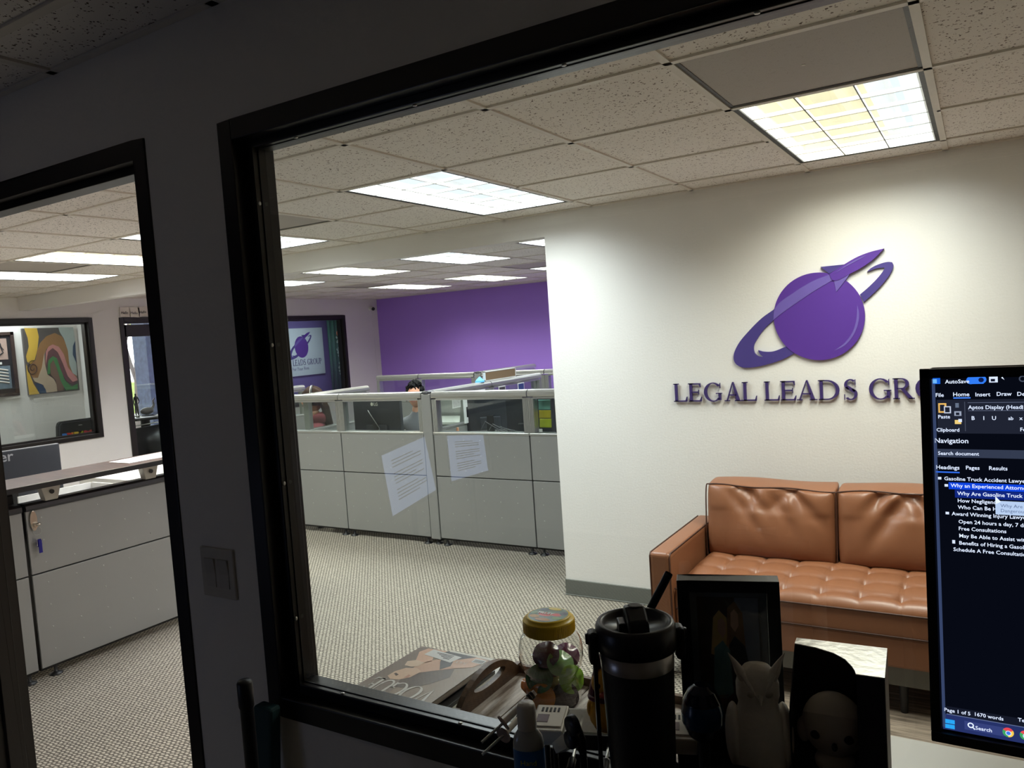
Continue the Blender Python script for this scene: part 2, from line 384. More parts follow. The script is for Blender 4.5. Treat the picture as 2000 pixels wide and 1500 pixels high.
def build_light_meshes():
    w_, l_ = GP, 2 * GP
    rim = MB(); e = .012; t = .016
    for (a, b, c, d) in ((-w_ / 2 + e, -w_ / 2 + e + t, -l_ / 2 + e, l_ / 2 - e), (w_ / 2 - e - t, w_ / 2 - e, -l_ / 2 + e, l_ / 2 - e),
                         (-w_ / 2 + e, w_ / 2 - e, -l_ / 2 + e, -l_ / 2 + e + t * .6), (-w_ / 2 + e, w_ / 2 - e, l_ / 2 - e - t * .6, l_ / 2 - e)):
        rim.box(a, b, c, d, .002, .10)
    ref = MB(); a = w_ / 2 - e - t; b = l_ / 2 - e - t * .6
    ref.box(-a, -a + .006, -b, b, .004, .1).box(a - .006, a, -b, b, .004, .1).box(-a, a, -b, -b + .006, .004, .1).box(-a, a, b - .006, b, .004, .1)
    lou = MB()
    for k in (1, 2):
        x = -a + 2 * a * k / 3; lou.prism([(x - .001, 0, .006), (x + .001, 0, .006), (x + .001, 0, .018), (x - .001, 0, .018)], (0, 2 * b, 0), Matrix.Translation((0, -b, 0)))
    for k in range(1, 6):
        y = -b + 2 * b * k / 6; lou.prism([(0, y - .001, .006), (0, y + .001, .006), (0, y + .001, .018), (0, y - .001, .018)], (2 * a, 0, 0), Matrix.Translation((-a, 0, 0)))
    edge = MB()  # grey strips: shade of the blade undersides put into the colour
    for k in (1, 2): x = -a + 2 * a * k / 3; edge.box(x - .0022, x + .0022, -b, b, .003, .0055)
    for k in range(1, 6): y = -b + 2 * b * k / 6; edge.box(-a, a, y - .0022, y + .0022, .003, .0055)
    return rim, ref, lou, a, b, edge
RIM, REF, LOU, LA, LB, EDG = build_light_meshes()
def mesh_of(mb, mt, name):
    me = bpy.data.meshes.new(name); me.from_pydata(mb.v, [], mb.f); me.materials.append(mt)
    bm = bmesh.new(); bm.from_mesh(me); bmesh.ops.recalc_face_normals(bm, faces=bm.faces); bm.to_mesh(me); bm.free(); return me
me_rim = mesh_of(RIM, m_rim, 'housing'); me_ref = mesh_of(REF, m_refl, 'reflector'); me_lou = mesh_of(LOU, mat('louvre blade enamel', (200, 200, 196), 0.4, 0.0), 'louvre'); me_edg = mesh_of(EDG, mat('shaded louvre edge', (112, 108, 100), .5), 'louvre_edge')
def strip_mesh(mt): return mesh_of(MB().box(-LA / 3, LA / 3, -LB, LB, .100, .104).prism([(-LA / 3, 0, .100), (-LA / 3 + .05, 0, .100), (-LA / 3, 0, .07)], (0, 2 * LB, 0), Matrix.Translation((0, -LB, 0))), mt, 'reflector_strip')
me_sw = strip_mesh(mat('lit cool reflector', (236, 238, 240), 0.4, var=0.01, emit=(246, 250, 255), estr=0.50)); me_sy = strip_mesh(mat('lit warm reflector', (238, 232, 206), 0.4, var=0.01, emit=(255, 246, 206), estr=0.50)); me_sd = strip_mesh(mat('lit dim reflector', (206, 214, 210), 0.4, var=0.01, emit=(206, 220, 212), estr=0.30))  # strips glow by themselves in place of bounced tube light
def tube_mesh(mt, nm): return mesh_of(MB().tube([(0, -LB + .03, 0), (0, LB - .03, 0)], .013, 8), mt, nm)
me_tw = tube_mesh(m_tube_w, 'tube_cool'); me_ty = tube_mesh(m_tube_y, 'tube_warm')
for (i, j), (lab, cols, k) in LSPEC.items():
    cx = GX + (i + .5) * GP; cy = GY + (j + 1) * GP
    t = thing('ceiling_light', lab, 'ceiling light', (cx, cy, ZC), 0, 'recessed louvred ceiling lights')
    placed('housing', me_rim, t, True); placed('reflector', me_ref, t, True); placed('louvre', me_lou, t, True); placed('louvre_edge', me_edg, t, True)
    for n, cxx in enumerate((-2 * LA / 3, 0, 2 * LA / 3)):
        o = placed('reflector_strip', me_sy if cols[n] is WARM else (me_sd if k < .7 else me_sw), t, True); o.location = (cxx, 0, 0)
        o = placed('tube', me_ty if cols[n] is WARM else me_tw, t, True); o.location = (cxx, 0, .082)
        if (i, j) == (3, 0) or n == 1:
            ld = bpy.data.lights.new('lamp', 'AREA'); ld.shape = 'RECTANGLE'; ld.spread = math.radians(SPREAD)
            ld.size = (2 * LA / 3 * .9) if (i, j) == (3, 0) else 2 * LA * .94; ld.size_y = 2 * LB * .94
            ld.energy = LAMP * k / (3 if (i, j) == (3, 0) else 1); ld.color = cols[n]
            lo = bpy.data.objects.new('lamp', ld); COL.objects.link(lo); lo.parent = t; lo.location = (cxx if (i, j) == (3, 0) else 0, 0, .066)
def added_light(lab, x, y, e, col):  # added fixture to brighten a side room that renders too dark
    t = thing('ceiling_light', lab, 'ceiling light', (x, y, ZC - .012), 0)
    obj('housing', MB().box(-.31, .31, -.61, .61, 0, .012).box(-.30, -.29, -.60, .60, -.006, 0), m_rim, t, True)
    obj('diffuser', MB().box(-.285, .285, -.59, .59, -.012, 0), emis('added panel diffuser', (250, 250, 246), 1.4), t, True)
    ld = bpy.data.lights.new('lamp', 'AREA'); ld.shape = 'RECTANGLE'; ld.size = .56; ld.size_y = 1.16; ld.energy = e; ld.color = col
    lo = bpy.data.objects.new('lamp', ld); COL.objects.link(lo); lo.parent = t; lo.location = (0, 0, -.016)
added_light('added flat ceiling light brightening the narrow room behind the left window', -8.98, 4.0, 15, COOL)
added_light('added flat ceiling light brightening the purple room with the sign board', -9.5, 9.4, 20, COOL)
# ---- return air grilles
def ventmat():
    M = bpy.data.materials.new('perforated grey grille'); M.use_nodes = True; N = M.node_tree.nodes; L = M.node_tree.links; b = N['Principled BSDF']
    g = N.new('ShaderNodeNewGeometry'); mp = N.new('ShaderNodeMapping'); mp.inputs['Rotation'].default_value = (0, 0, PI / 4); L.new(g.outputs['Position'], mp.inputs[0])
    v = N.new('ShaderNodeTexVoronoi'); v.inputs['Scale'].default_value = 105; v.inputs['Randomness'].default_value = 0; L.new(mp.outputs[0], v.inputs[0])
    cr = N.new('ShaderNodeValToRGB'); cr.color_ramp.elements[0].position = 0.38; cr.color_ramp.elements[0].color = rgb(38, 33, 30); cr.color_ramp.elements[1].position = 0.5; cr.color_ramp.elements[1].color = rgb(176, 168, 158)
    L.new(v.outputs['Distance'], cr.inputs[0]); L.new(cr.outputs[0], b.inputs['Base Color']); b.inputs['Roughness'].default_value = .6
    return M
m_vent = ventmat()
VL = {(3, -1): 'large perforated grey air grille beside the nearest ceiling light', (-2, 0): 'perforated air grille left of the second ceiling light, by the window jamb',
      (-6, 0): 'air grille between the two lights seen through the doorway', (-7, 7): 'far grey air grille left of the far lights', (-3, 7): 'grey air grille cut by the edge of the logo wall'}
for (i, j), lab in VL.items():
    cx = GX + (i + .5) * GP; cy = GY + (j + .5) * GP
    t = thing('air_grille', lab, 'air vent', (cx, cy, ZC), 0, 'perforated return air grilles')
    h_ = GP / 2 - .013
    obj('grille_plate', MB().box(-h_ + .012, h_ - .012, -h_ + .012, h_ - .012, .006, .010), m_vent, t, True)
    fr = MB()
    for q in ((-h_, -h_ + .012, -h_, h_), (h_ - .012, h_, -h_, h_), (-h_, h_, -h_, -h_ + .012), (-h_, h_, h_ - .012, h_)): fr.box(*q, .004, .012)
    obj('grille_frame', fr, mat('grille frame grey', (60, 56, 52), .5), t, True)
    obj('screw', MB().lathe([(.006, .004), (.006, .006)], (0, 0, 0), 10), m_tee, t, True)

# ---- front window and door frames (hollow metal)
def hm_frame(par, x0, x1, z0, z1, face, stopb, stopt, stops, mt, sill=True, y0=NY0, y1=NY1):
    """x0..z1 outer edge of the casing on the office side"""
    a = y0 - .004; e = y1 + .004; ys0 = y0 + .026; ys1 = y0 + .076
    def ring(nm, X0, X1, Z0, Z1, wl, wb, wt, ya, yb):
        mb = MB().box(X0, X0 + wl, ya, yb, Z0, Z1).box(X1 - wl, X1, ya, yb, Z0, Z1).box(X0 + wl, X1 - wl, ya, yb, Z1 - wt, Z1)
        if sill: mb.box(X0 + wl, X1 - wl, ya, yb, Z0, Z0 + wb)
        return obj(nm, mb, mt, par, bevel=.002, bseg=2)
    ring('casing', x0, x1, z0, z1, face, face, face, a, e)
    ring('stop', x0 + face - .001, x1 - face + .001, z0 + (face - .001 if sill else 0), z1 - face + .001, stops, stopb, stopt, ys0, ys1)
    return ys0, ys1
win = bpy.data.objects.new('window_1', None); COL.objects.link(win); win['kind'] = 'structure'; win.location = (-1.36, 1.16, .87)
hm_frame(win, -1.3625, 1.90, 0.8705, 2.153, .042, .023, .017, .028, m_black)
gx0, gx1, gz0, gz1 = -1.3205, 1.858, .912, 2.112
obj('glazing_gasket', MB().box(gx0 + .02, gx1 - .02, 1.1495, 1.1525, gz0 + .0225, gz0 + .0245).box(gx0 + .0275, gx0 + .0295, 1.1495, 1.1525, gz0, gz1).box(gx0, gx1, 1.1495, 1.1525, gz1 - .0185, gz1 - .016), m_blkpl, win)
obj('glass_pane', MB().box(gx0 + .01, gx1 - .01, 1.1508, 1.1512, gz0 + .01, gz1 - .006), m_glass, win)
sc = MB()
for k in range(10):
    x = -1.17 + .305 * k; sc.lathe([(.0045, 0), (.004, .0012), (.001, .0015)], (x, 1.142, gz0 + .0228), 10)
    sc.lathe([(.0045, 0), (.004, -.0012), (.001, -.0015)], (x, 1.142, gz1 - .0178), 10)
for k in range(4): sc.ball((gx0 + .0285, 1.142, 1.08 + k * .3), .002, .0045, .0045, 8, 6)
so = obj('screw', sc, m_trim, win); so['kind'] = 'stuff'
# etched safety mark in the lower left corner of the glass
text_mesh('SAFETY GLASS\nANSI Z97\nTEMPERED', .0048, frame_x((gx0 + .034, 1.150, gz0 + .042), (1, 0, 0), (0, 0, 1)), mat('etched mark', (150, 146, 140), .8), 'etched_mark', win)
dr = bpy.data.objects.new('door_1', None); COL.objects.link(dr); dr['kind'] = 'structure'; dr.location = (-2.1, 1.16, 0)
hm_frame(dr, -2.697, -1.615, 0, 2.171, .044, 0, .020, .014, m_brown, False)
slab = bpy.data.objects.new('door_2', None); COL.objects.link(slab); slab['kind'] = 'structure'; slab.location = (-2.6, 1.09, 0)
obj('door_leaf', MB().box(-2.71, -2.665, .18, 1.085, .01, 2.12), mat('dark walnut door', (40, 31, 25), .45), slab, bevel=.002)
obj('lever_handle', MB().tube([(-2.665, .26, 1.0), (-2.615, .26, 1.0), (-2.615, .38, 1.0)], .01).lathe([(.028, 0), (.028, .008)], (-2.665, .26, 1.0), 20, Matrix.Rotation(PI / 2, 4, 'Y')), m_trim, slab)
# ---- west wall window / door frames
def xframe(par, y0, y1, z0, z1, f=.05, sill=True, nm='casing'):
    mb = MB(); a, b = LX - .135, LX + .015
    mb.box(a, b, y0, y0 + f, z0, z1).box(a, b, y1 - f, y1, z0, z1).box(a, b, y0 + f, y1 - f, z1 - f, z1)
    if sill: mb.box(a, b, y0 + f, y1 - f, z0, z0 + f)
    obj(nm, mb, m_black2, par, bevel=.003)
    f2 = f + .02; a2, b2 = LX - .085, LX - .035; mb = MB()
    mb.box(a2, b2, y0 + f, y0 + f2, z0, z1 - f).box(a2, b2, y1 - f2, y1 - f, z0, z1 - f).box(a2, b2, y0 + f, y1 - f, z1 - f2, z1 - f)
    if sill: mb.box(a2, b2, y0 + f, y1 - f, z0 + f, z0 + f2)
    obj('stop', mb, m_black2, par)
m_black2 = mat('black window frame', (34, 30, 28), .35)
for k, (y0, y1, z0, z1) in enumerate((W2, W3)):
    o = bpy.data.objects.new('window_%d' % (k + 2), None); COL.objects.link(o); o['kind'] = 'structure'; o.location = (LX, y0, z0)
    xframe(o, y0 - .045, y1 + .045, z0 - .04, z1 + .04)
    obj('glass_pane', MB().box(LX - .061, LX - .059, y0, y1, z0, z1), m_glass, o)
d3 = bpy.data.objects.new('door_3', None); COL.objects.link(d3); d3['kind'] = 'structure'; d3.location = (LX, DR[0], 0)
xframe(d3, DR[0] - .045, DR[1] + .045, 0, DR[3] + .045, .05, False)
lf = MB(); y0, y1 = DR[0] + .03, DR[1] - .03
lf.box(LX - .07, LX - .03, y0, y0 + .022, .01, 2.08).box(LX - .07, LX - .03, y1 - .045, y1, .01, 2.08).box(LX - .07, LX - .03, y0, y1, 1.94, 2.08).box(LX - .07, LX - .03, y0, y1, .01, .35)
obj('door_leaf', lf, m_black2, d3, bevel=.002)
obj('glass_pane', MB().box(LX - .052, LX - .048, y0 + .022, y1 - .045, .35, 1.94), m_glass, d3)

# ================================================================ LOGO SIGN
m_lp = mat('purple logo acrylic', (88, 52, 148), .4, var=.03); m_ld = mat('dark violet logo acrylic', (74, 62, 132), .4); m_ll = mat('pale violet logo print', (108, 90, 168), .4)
m_lt = mat('dark purple letter acrylic', (62, 48, 104), .4, var=.03)
WY = 4.22
def zp(x, y): return (1300 + x * .26, 460 + y * .26)
def wallpoly(pts, y, th): # polygon on the logo wall, real thickness
    P = [at(*zp(*q), 'y', 4.2) for q in pts]; P = [Vector((q.x, y, q.z)) for q in P]
    return MB().prism(P, (0, th, 0))
def smooth_poly(pts, n=4):
    out = []; k = len(pts)
    for i in range(k):
        p0, p1, p2, p3 = [Vector((*pts[(i + d) % k], 0)) for d in (-1, 0, 1, 2)]
        if (p2 - p1).length < 30: out.append(pts[i]); continue
        c1 = (p1 - p0).normalized(); c2 = (p2 - p1).normalized(); c3 = (p3 - p2).normalized()
        sm1 = c1.dot(c2) > .6; sm2 = c2.dot(c3) > .6
        T = (p2 - p1).length
        t1 = ((c1 + c2).normalized() if sm1 else c2) * T; t2 = ((c2 + c3).normalized() if sm2 else c2) * T
        for s_ in range(n):
            t = s_ / n; h = p1 * (2 * t ** 3 - 3 * t * t + 1) + t1 * (t ** 3 - 2 * t * t + t) + p2 * (-2 * t ** 3 + 3 * t * t) + t2 * (t ** 3 - t * t)
            out.append((h.x, h.y))
    return out
RING = [(1100, 345), (960, 430), (820, 548), (720, 620), (620, 720), (540, 820), (507, 910), (520, 960), (570, 990), (640, 993), (760, 970), (880, 930), (965, 885), (900, 835), (800, 872), (730, 872), (692, 862), (705, 890), (730, 913), (690, 905), (665, 880), (660, 830), (690, 770), (740, 700), (805, 640), (870, 585), (990, 500), (1110, 420)]
RRING = [(1458, 443), (1520, 390), (1590, 320), (1635, 262), (1646, 240), (1590, 245), (1510, 273), (1540, 245), (1600, 215), (1670, 197), (1700, 200), (1710, 220), (1695, 270), (1640, 350), (1570, 425), (1487, 500)]
BAND = [(1232, 292), (1100, 345), (960, 430), (822, 545), (808, 636), (870, 585), (990, 500), (1110, 420), (1252, 335)]
ROCK = [(1640, 97), (1530, 125), (1440, 160), (1360, 205), (1290, 250), (1230, 290), (1252, 335), (1275, 340), (1375, 292), (1480, 236), (1570, 170)]
FIN1 = [(1162, 235), (1335, 217), (1290, 250), (1228, 287)]; FIN2 = [(1265, 342), (1380, 292), (1350, 335), (1282, 422)]
GLINT = [(1440, 520), (1453, 600), (1440, 680), (1400, 765), (1340, 830), (1262, 868), (1345, 805), (1400, 730), (1430, 640)]
GL2 = [(1515, 145), (1440, 176), (1360, 220), (1262, 290), (1350, 236), (1440, 188)]
def logo(par, T=None, y=WY, th=.012, rev=False):
    def put(nm, pts, dy, tk, mt):
        mb = wallpoly(smooth_poly(pts), 0, tk)
        if T: mb.v = [tuple(T(Vector(v))) for v in mb.v]
        else: mb.v = [(v[0], v[1] + y - dy, v[2]) for v in mb.v]
        o = obj(nm, mb, mt, par); return o
    circ = [(1153 + 343 * math.cos(a), 607 + 330 * math.sin(a)) for a in [2 * PI * i / 64 for i in range(64)]]
    put('ring', RING, .012, .012, m_ld); put('ring_tip', RRING, .012, .012, m_ld)
    mb = wallpoly(circ, 0, .014)
    if T: mb.v = [tuple(T(Vector((v[0], v[1] - .013, v[2])))) for v in mb.v]
    else: mb.v = [(v[0], v[1] + y - .0145, v[2]) for v in mb.v]
    obj('planet_disc', mb, m_lp, par)
    put('band', BAND, .0165, .0165 if not T else .0015, m_ll); put('rocket_fin', FIN1, .0175, .0175, m_ld if not T else m_ld); put('rocket_fin', FIN2, .018, .018, m_ll)
    put('rocket', ROCK, .020, .020, m_lp); put('planet_glint', GLINT, .0155, .0155, m_ll); put('rocket_glint', GL2, .021, .021, m_ll)
lg = thing('planet_logo', 'purple planet with ring and rocket emblem on the white wall', 'wall sign', (-.7, 4.21, 1.65))
logo(lg)

# serif capital letters built from strokes; unit cap height 1
def arc(cx, cy, rx, ry, a0, a1, n=14): return [(cx + rx * math.cos(math.radians(a0 + (a1 - a0) * i / n)), cy + ry * math.sin(math.radians(a0 + (a1 - a0) * i / n))) for i in range(n + 1)]
def band_(o, i): return [list(p) for p in zip(o, i)]
def glyph(ch, w):
    """list of convex-ish polygons in a w x 1 box"""
    P = []; st = .15; se = .05; th = .07
    def R(x0, x1, y0, y1): P.append([(x0, y0), (x1, y0), (x1, y1), (x0, y1)])
    def T(a, b, c, d): P.append([a, b, c, d])
    def ring(cx, cy, rx, ry, a0, a1, tv, thn):
        o = arc(cx, cy, rx, ry, a0, a1, 18); i = arc(cx, cy, rx - tv, ry - thn, a0, a1, 18)
        for k in range(18): P.append([o[k], o[k + 1], i[k + 1], i[k]])
    def stem(x, s0=.07, s1=.07): R(x, x + st, 0, 1); R(x - s0, x + st + s1, 0, se); R(x - s0, x + st + s1, 1 - se, 1)
    if ch == 'L':
        stem(.09); R(.09, w - .04, 0, th); T((w - .1, th), (w - .02, 0), (w, .27), (w - .03, .27))
    elif ch == 'E':
        stem(.09); R(.09, w - .06, 0, th); R(.09, w - .08, 1 - th, 1); R(.2, w - .16, .48, .48 + th)
        T((w - .12, th), (w - .03, 0), (w, .25), (w - .03, .25)); T((w - .14, 1 - th), (w - .06, 1), (w - .05, .77), (w - .08, .77)); R(w - .19, w - .155, .38, .64)
    elif ch == 'A':
        T((w * .5 - .02, 1.02), (w * .5 + .05, 1.02), (w - .1, 0), (w - .29, 0)); T((w * .5 - .03, .98), (w * .5 + .01, .98), (.17, 0), (.10, 0))
        R(w * .28, w * .7, .30, .36); R(0, .28, 0, se); R(w - .37, w, 0, se)
    elif ch == 'D':
        stem(.09); ring(w * .42, .5, w * .58, .5, -90, 90, st + .02, .06); R(.2, w * .43, 0, .06); R(.2, w * .43, .94, 1)
    elif ch == 'G':
        ring(w * .53, .5, w * .53, .52, 40, 318, st + .02, .055); R(w - .16, w - .02, .06, .44); R(w - .30, w + .03, .40, .45); T((w - .09, .7), (w - .05, .7), (w - .05, 1.0), (w - .09, .95))
    elif ch == 'O': ring(w * .5, .5, w * .5, .52, 0, 360, st + .02, .05)
    elif ch == 'R':
        stem(.09); ring(w * .42, .74, w * .36, .26, -90, 90, .15, .05); R(.2, w * .43, .95, 1); R(.2, w * .43, .48, .53)
        T((w * .38, .50), (w * .56, .50), (w - .02, 0), (w - .22, 0)); R(w - .22, w + .02, 0, se)
    elif ch == 'U': R(.05, .05 + st, .35, 1); R(w - .14, w - .07, .35, 1); R(-.02, .28, 1 - se, 1); R(w - .24, w + .02, 1 - se, 1); ring(w * .5, .36, w * .5 - .06, .38, 180, 360, .12, .08)
    elif ch == 'P': stem(.09); ring(w * .45, .72, w * .48, .28, -90, 90, .15, .05); R(.2, w * .46, .95, 1); R(.2, w * .46, .44, .49)
    elif ch == 'S':
        ring(w * .5, .745, w * .42, .275, 40, 250, .13, .06); ring(w * .5, .27, w * .46, .29, -140, 72, .14, .06)
        T((w * .17, .60), (w * .33, .70), (w * .86, .46), (w * .68, .34)); R(w * .8, w * .85, .74, 1.0); R(w * .06, w * .11, 0, .27)
    elif ch == 'V': T((.10, 1), (.29, 1), (w * .5 + .05, 0), (w * .5 - .03, 0)); T((w - .17, 1), (w - .10, 1), (w * .5 + .03, .02), (w * .5 - .01, .05)); R(0, .38, 1 - se, 1); R(w - .28, w, 1 - se, 1)
    return P
def letter_mesh(ch, w, M, th):
    mb = MB()
    for poly in glyph(ch, w): mb.prism([(p[0], p[1], 0) for p in poly], (0, 0, th), M)
    return mb
wl = thing('wall_lettering', 'dark purple raised capital letters on the white wall under the planet', 'wall sign', (-1.0, 4.21, 1.22))
xs = [('L', 60, 162), ('E', 170, 272), ('G', 290, 420), ('A', 442, 572), ('L', 574, 686), ('L', 740, 857), ('E', 862, 982), ('A', 985, 1140), ('D', 1146, 1308), ('S', 1336, 1447), ('G', 1530, 1692), ('R', 1706, 1868)]
CH = .103; BZ = 1.221
for ch, a, b in xs:
    xa = at(*zp(a, 1250), 'y', 4.2).x; xb = at(*zp(b, 1240), 'y', 4.2).x
    M = frame_x((xa, 4.214, BZ), (1, 0, 0), (0, 0, 1)) @ Matrix.Diagonal((CH, CH, 1, 1))
    obj('letter', letter_mesh(ch, (xb - xa) / CH, M, .012), m_lt, wl)
x = at(*zp(1878, 1240), 'y', 4.2).x
for ch, w_ in (('O', 1.05), ('U', .95), ('P', .78)):
    M = frame_x((x, 4.214, BZ), (1, 0, 0), (0, 0, 1)) @ Matrix.Diagonal((CH, CH, 1, 1))
    obj('letter', letter_mesh(ch, w_, M, .012), m_lt, wl); x += CH * (w_ + .1)

# ================================================================ SOFA
m_lea = mat('cognac brown leather', (137, 89, 60), .42, var=.12, scale=6, bump=.12, bscale=200, coat=.05)
m_pip = mat('dark leather piping', (70, 40, 26), .5)
sofa = thing('sofa', 'cognac brown leather sofa with tufted seat against the white logo wall', 'sofa', (-.3, 3.7, 0))
SX0, SX1, SF, SB = -1.355, .78, 3.36, 4.16
def cushion_mesh(w_, h_, d_, nx=28, nz=22, puff=.07, seed=0, wr=.030):
    """upright back cushion: x width, z height, y depth; wrinkled front"""
    rnd = random.Random(seed); V = []; F = []
    fold = [(rnd.uniform(-.4, .4), rnd.uniform(.3, 1.0), rnd.uniform(-1, 1), rnd.uniform(.05, .10), rnd.uniform(.4, 1)) for _ in range(9)]
    for side in (0, 1):
        for k in range(nz + 1):
            for i in range(nx + 1):
                u = i / nx * 2 - 1; v = k / nz * 2 - 1
                e = max(0, (1 - abs(u) ** 3.2) * (1 - abs(v) ** 3.2)) ** .55
                sag = 1 - .25 * v if side == 0 else .6
                y = d_ / 2 * .62 + puff * e * sag
                if side == 0:
                    for (fx, fz, sl, fw, am) in fold:
                        q = (u - fx * 1.2) * .8 + sl * (v - fz) * .6
                        y -= wr * am * math.exp(-(q / fw) ** 2) * math.exp(-((v - fz * .9) / .55) ** 2) * min(1, e * 1.5)
                    y -= .010 * math.cos(PI * u) * (v > .2) * e
                x = u * w_ / 2 * (1 - .018 * (abs(v) ** 4)); z = v * h_ / 2 + .006 * math.sin(3.1 * u + seed) * (v > 0) - (.038 + .007 * math.sin(5 * u + seed)) * max(0, v) ** 4 * (side == 0)
                V.append((x, -y if side == 0 else y, z))
    n = (nx + 1) * (nz + 1)
    for s_ in (0, 1):
        for k in range(nz):
            for i in range(nx):
                a = s_ * n + k * (nx + 1) + i; F.append((a, a + 1, a + nx + 2, a + nx + 1))
    ed = [i for i in range(nx + 1)] + [k * (nx + 1) + nx for k in range(1, nz + 1)] + [nz * (nx + 1) + i for i in range(nx - 1, -1, -1)] + [k * (nx + 1) for k in range(nz - 1, 0, -1)]
    for a, b in zip(ed, ed[1:] + ed[:1]): F.append((a, b, b + n, a + n))
    front = [V[a] for a in ed]
    mb = MB(); mb.add(V, F, True); return mb, front
for k in range(3):
    cx = -1.245 + .632 * (k + .5) + .008
    mb, edge = cushion_mesh(.635, .40, .27, puff=.055, seed=3 + k * 5)
    M = Matrix.Translation((cx, 3.965, .645)) @ Matrix.Rotation(-.10, 4, 'X')
    mb.v = [tuple(M @ Vector(v)) for v in mb.v]
    c = obj('back_cushion', mb, m_lea, sofa, smooth=True)
    b = c.modifiers.new('s', 'SUBSURF'); b.levels = 1; b.render_levels = 1
    pts = [M @ Vector((v[0] * 1.003, v[1] - .002, v[2] * 1.003)) for v in edge]
    obj('piping', MB().tube(pts + [pts[0]], .0036, 6, False), m_pip, c)
# tufted seat: one height field with buttons and stitched squares
def seat():
    x0, x1, y0, y1 = -1.245, .665, SF + .01, 3.99
    px, py = .1575, .155; nx, ny = 170, 60; V = []; F = []
    for j in range(ny + 1):
        for i in range(nx + 1):
            x = x0 + (x1 - x0) * i / nx; y = y0 + (y1 - y0) * j / ny
            u = (x - x0) / px; v = (y - y0) / py + .35
            du = abs(u - round(u)); dv = abs(v - round(v))
            seam = .005 * math.exp(-(du / .035) ** 2) + .006 * math.exp(-(dv / .05) ** 2)
            tuft = .022 * math.exp(-((du / .16) ** 2 + (dv / .16) ** 2))
            pil = .008 * (math.sin(PI * (u % 1)) * math.sin(PI * (v % 1))) ** .6 if True else 0
            ex = min(x - x0, x1 - x) / .05; ey = min(y - y0, .3) / .035
            ro = .030 * (max(0, 1 - ex) ** 2 + max(0, 1 - ey) ** 2)
            fade = min(1, max(0, (y - y0) / .05)) * min(1, ex)
            V.append((x, y, .462 + (pil - seam - tuft) * fade - ro + .012 * math.sin(PI * (y - y0) / .63)))
    for j in range(ny):
        for i in range(nx):
            a = j * (nx + 1) + i; F.append((a, a + 1, a + nx + 2, a + nx + 1))
    n = len(V); base = [i for i in range(nx + 1)]
    V += [(V[i][0], V[i][1], .335) for i in base]
    for i in range(nx): F.append((i, n + i, n + i + 1, i + 1))
    m2 = len(V); L0 = [j * (nx + 1) for j in range(ny + 1)]; V += [(V[i][0], V[i][1], .335) for i in L0]
    for k in range(ny): F.append((L0[k], L0[k + 1], m2 + k + 1, m2 + k))
    mb = MB(); mb.add(V, F, True); return mb
sc_ = obj('seat_cushion', seat(), m_lea, sofa, smooth=True)
obj('piping', MB().tube([(-1.245, SF + .008, .432), (.665, SF + .008, .432)], .004, 6), m_pip, sc_)
obj('piping', MB().tube([(-1.245, SF + .008, .338), (.665, SF + .008, .338)], .004, 6), m_pip, sc_)
obj('front_rail', MB().box(-1.25, .67, SF + .012, SF + .06, .205, .336), m_lea, sofa, bevel=.012)
obj('seat_base', MB().box(-1.25, .67, SF + .06, SB - .05, .215, .335), m_lea, sofa)
obj('back_frame', MB().box(-1.245, .665, SB - .05, SB, .215, .64), m_lea, sofa, bevel=.02)
def arm(x0, x1):
    a = obj('arm', MB().box(x0, x1, SF - .02, SB - .06, .13, .604), m_lea, sofa, bevel=.022, bseg=4)
    for x in (x0 + .004, x1 - .004):
        obj('piping', MB().tube([(x, SF - .014, .15), (x, SF - .014, .585), (x, SF + .0, .600), (x, SB - .08, .600)], .0035, 6), m_pip, a)
arm(SX0, -1.250); arm(.67, SX1)
obj('base_rail', MB().box(-1.24, .66, SF + .03, SF + .07, .125, .206), mat('grey metal rail', (98, 98, 92), .5), sofa, bevel=.003)
for x in (SX0 + .05, -.3, SX1 - .05):
    for y in (SF + .06, SB - .12): obj('leg', MB().tube([(x, y, .0), (x, y, .21)], [.014, .022], 12), m_blkpl, sofa)

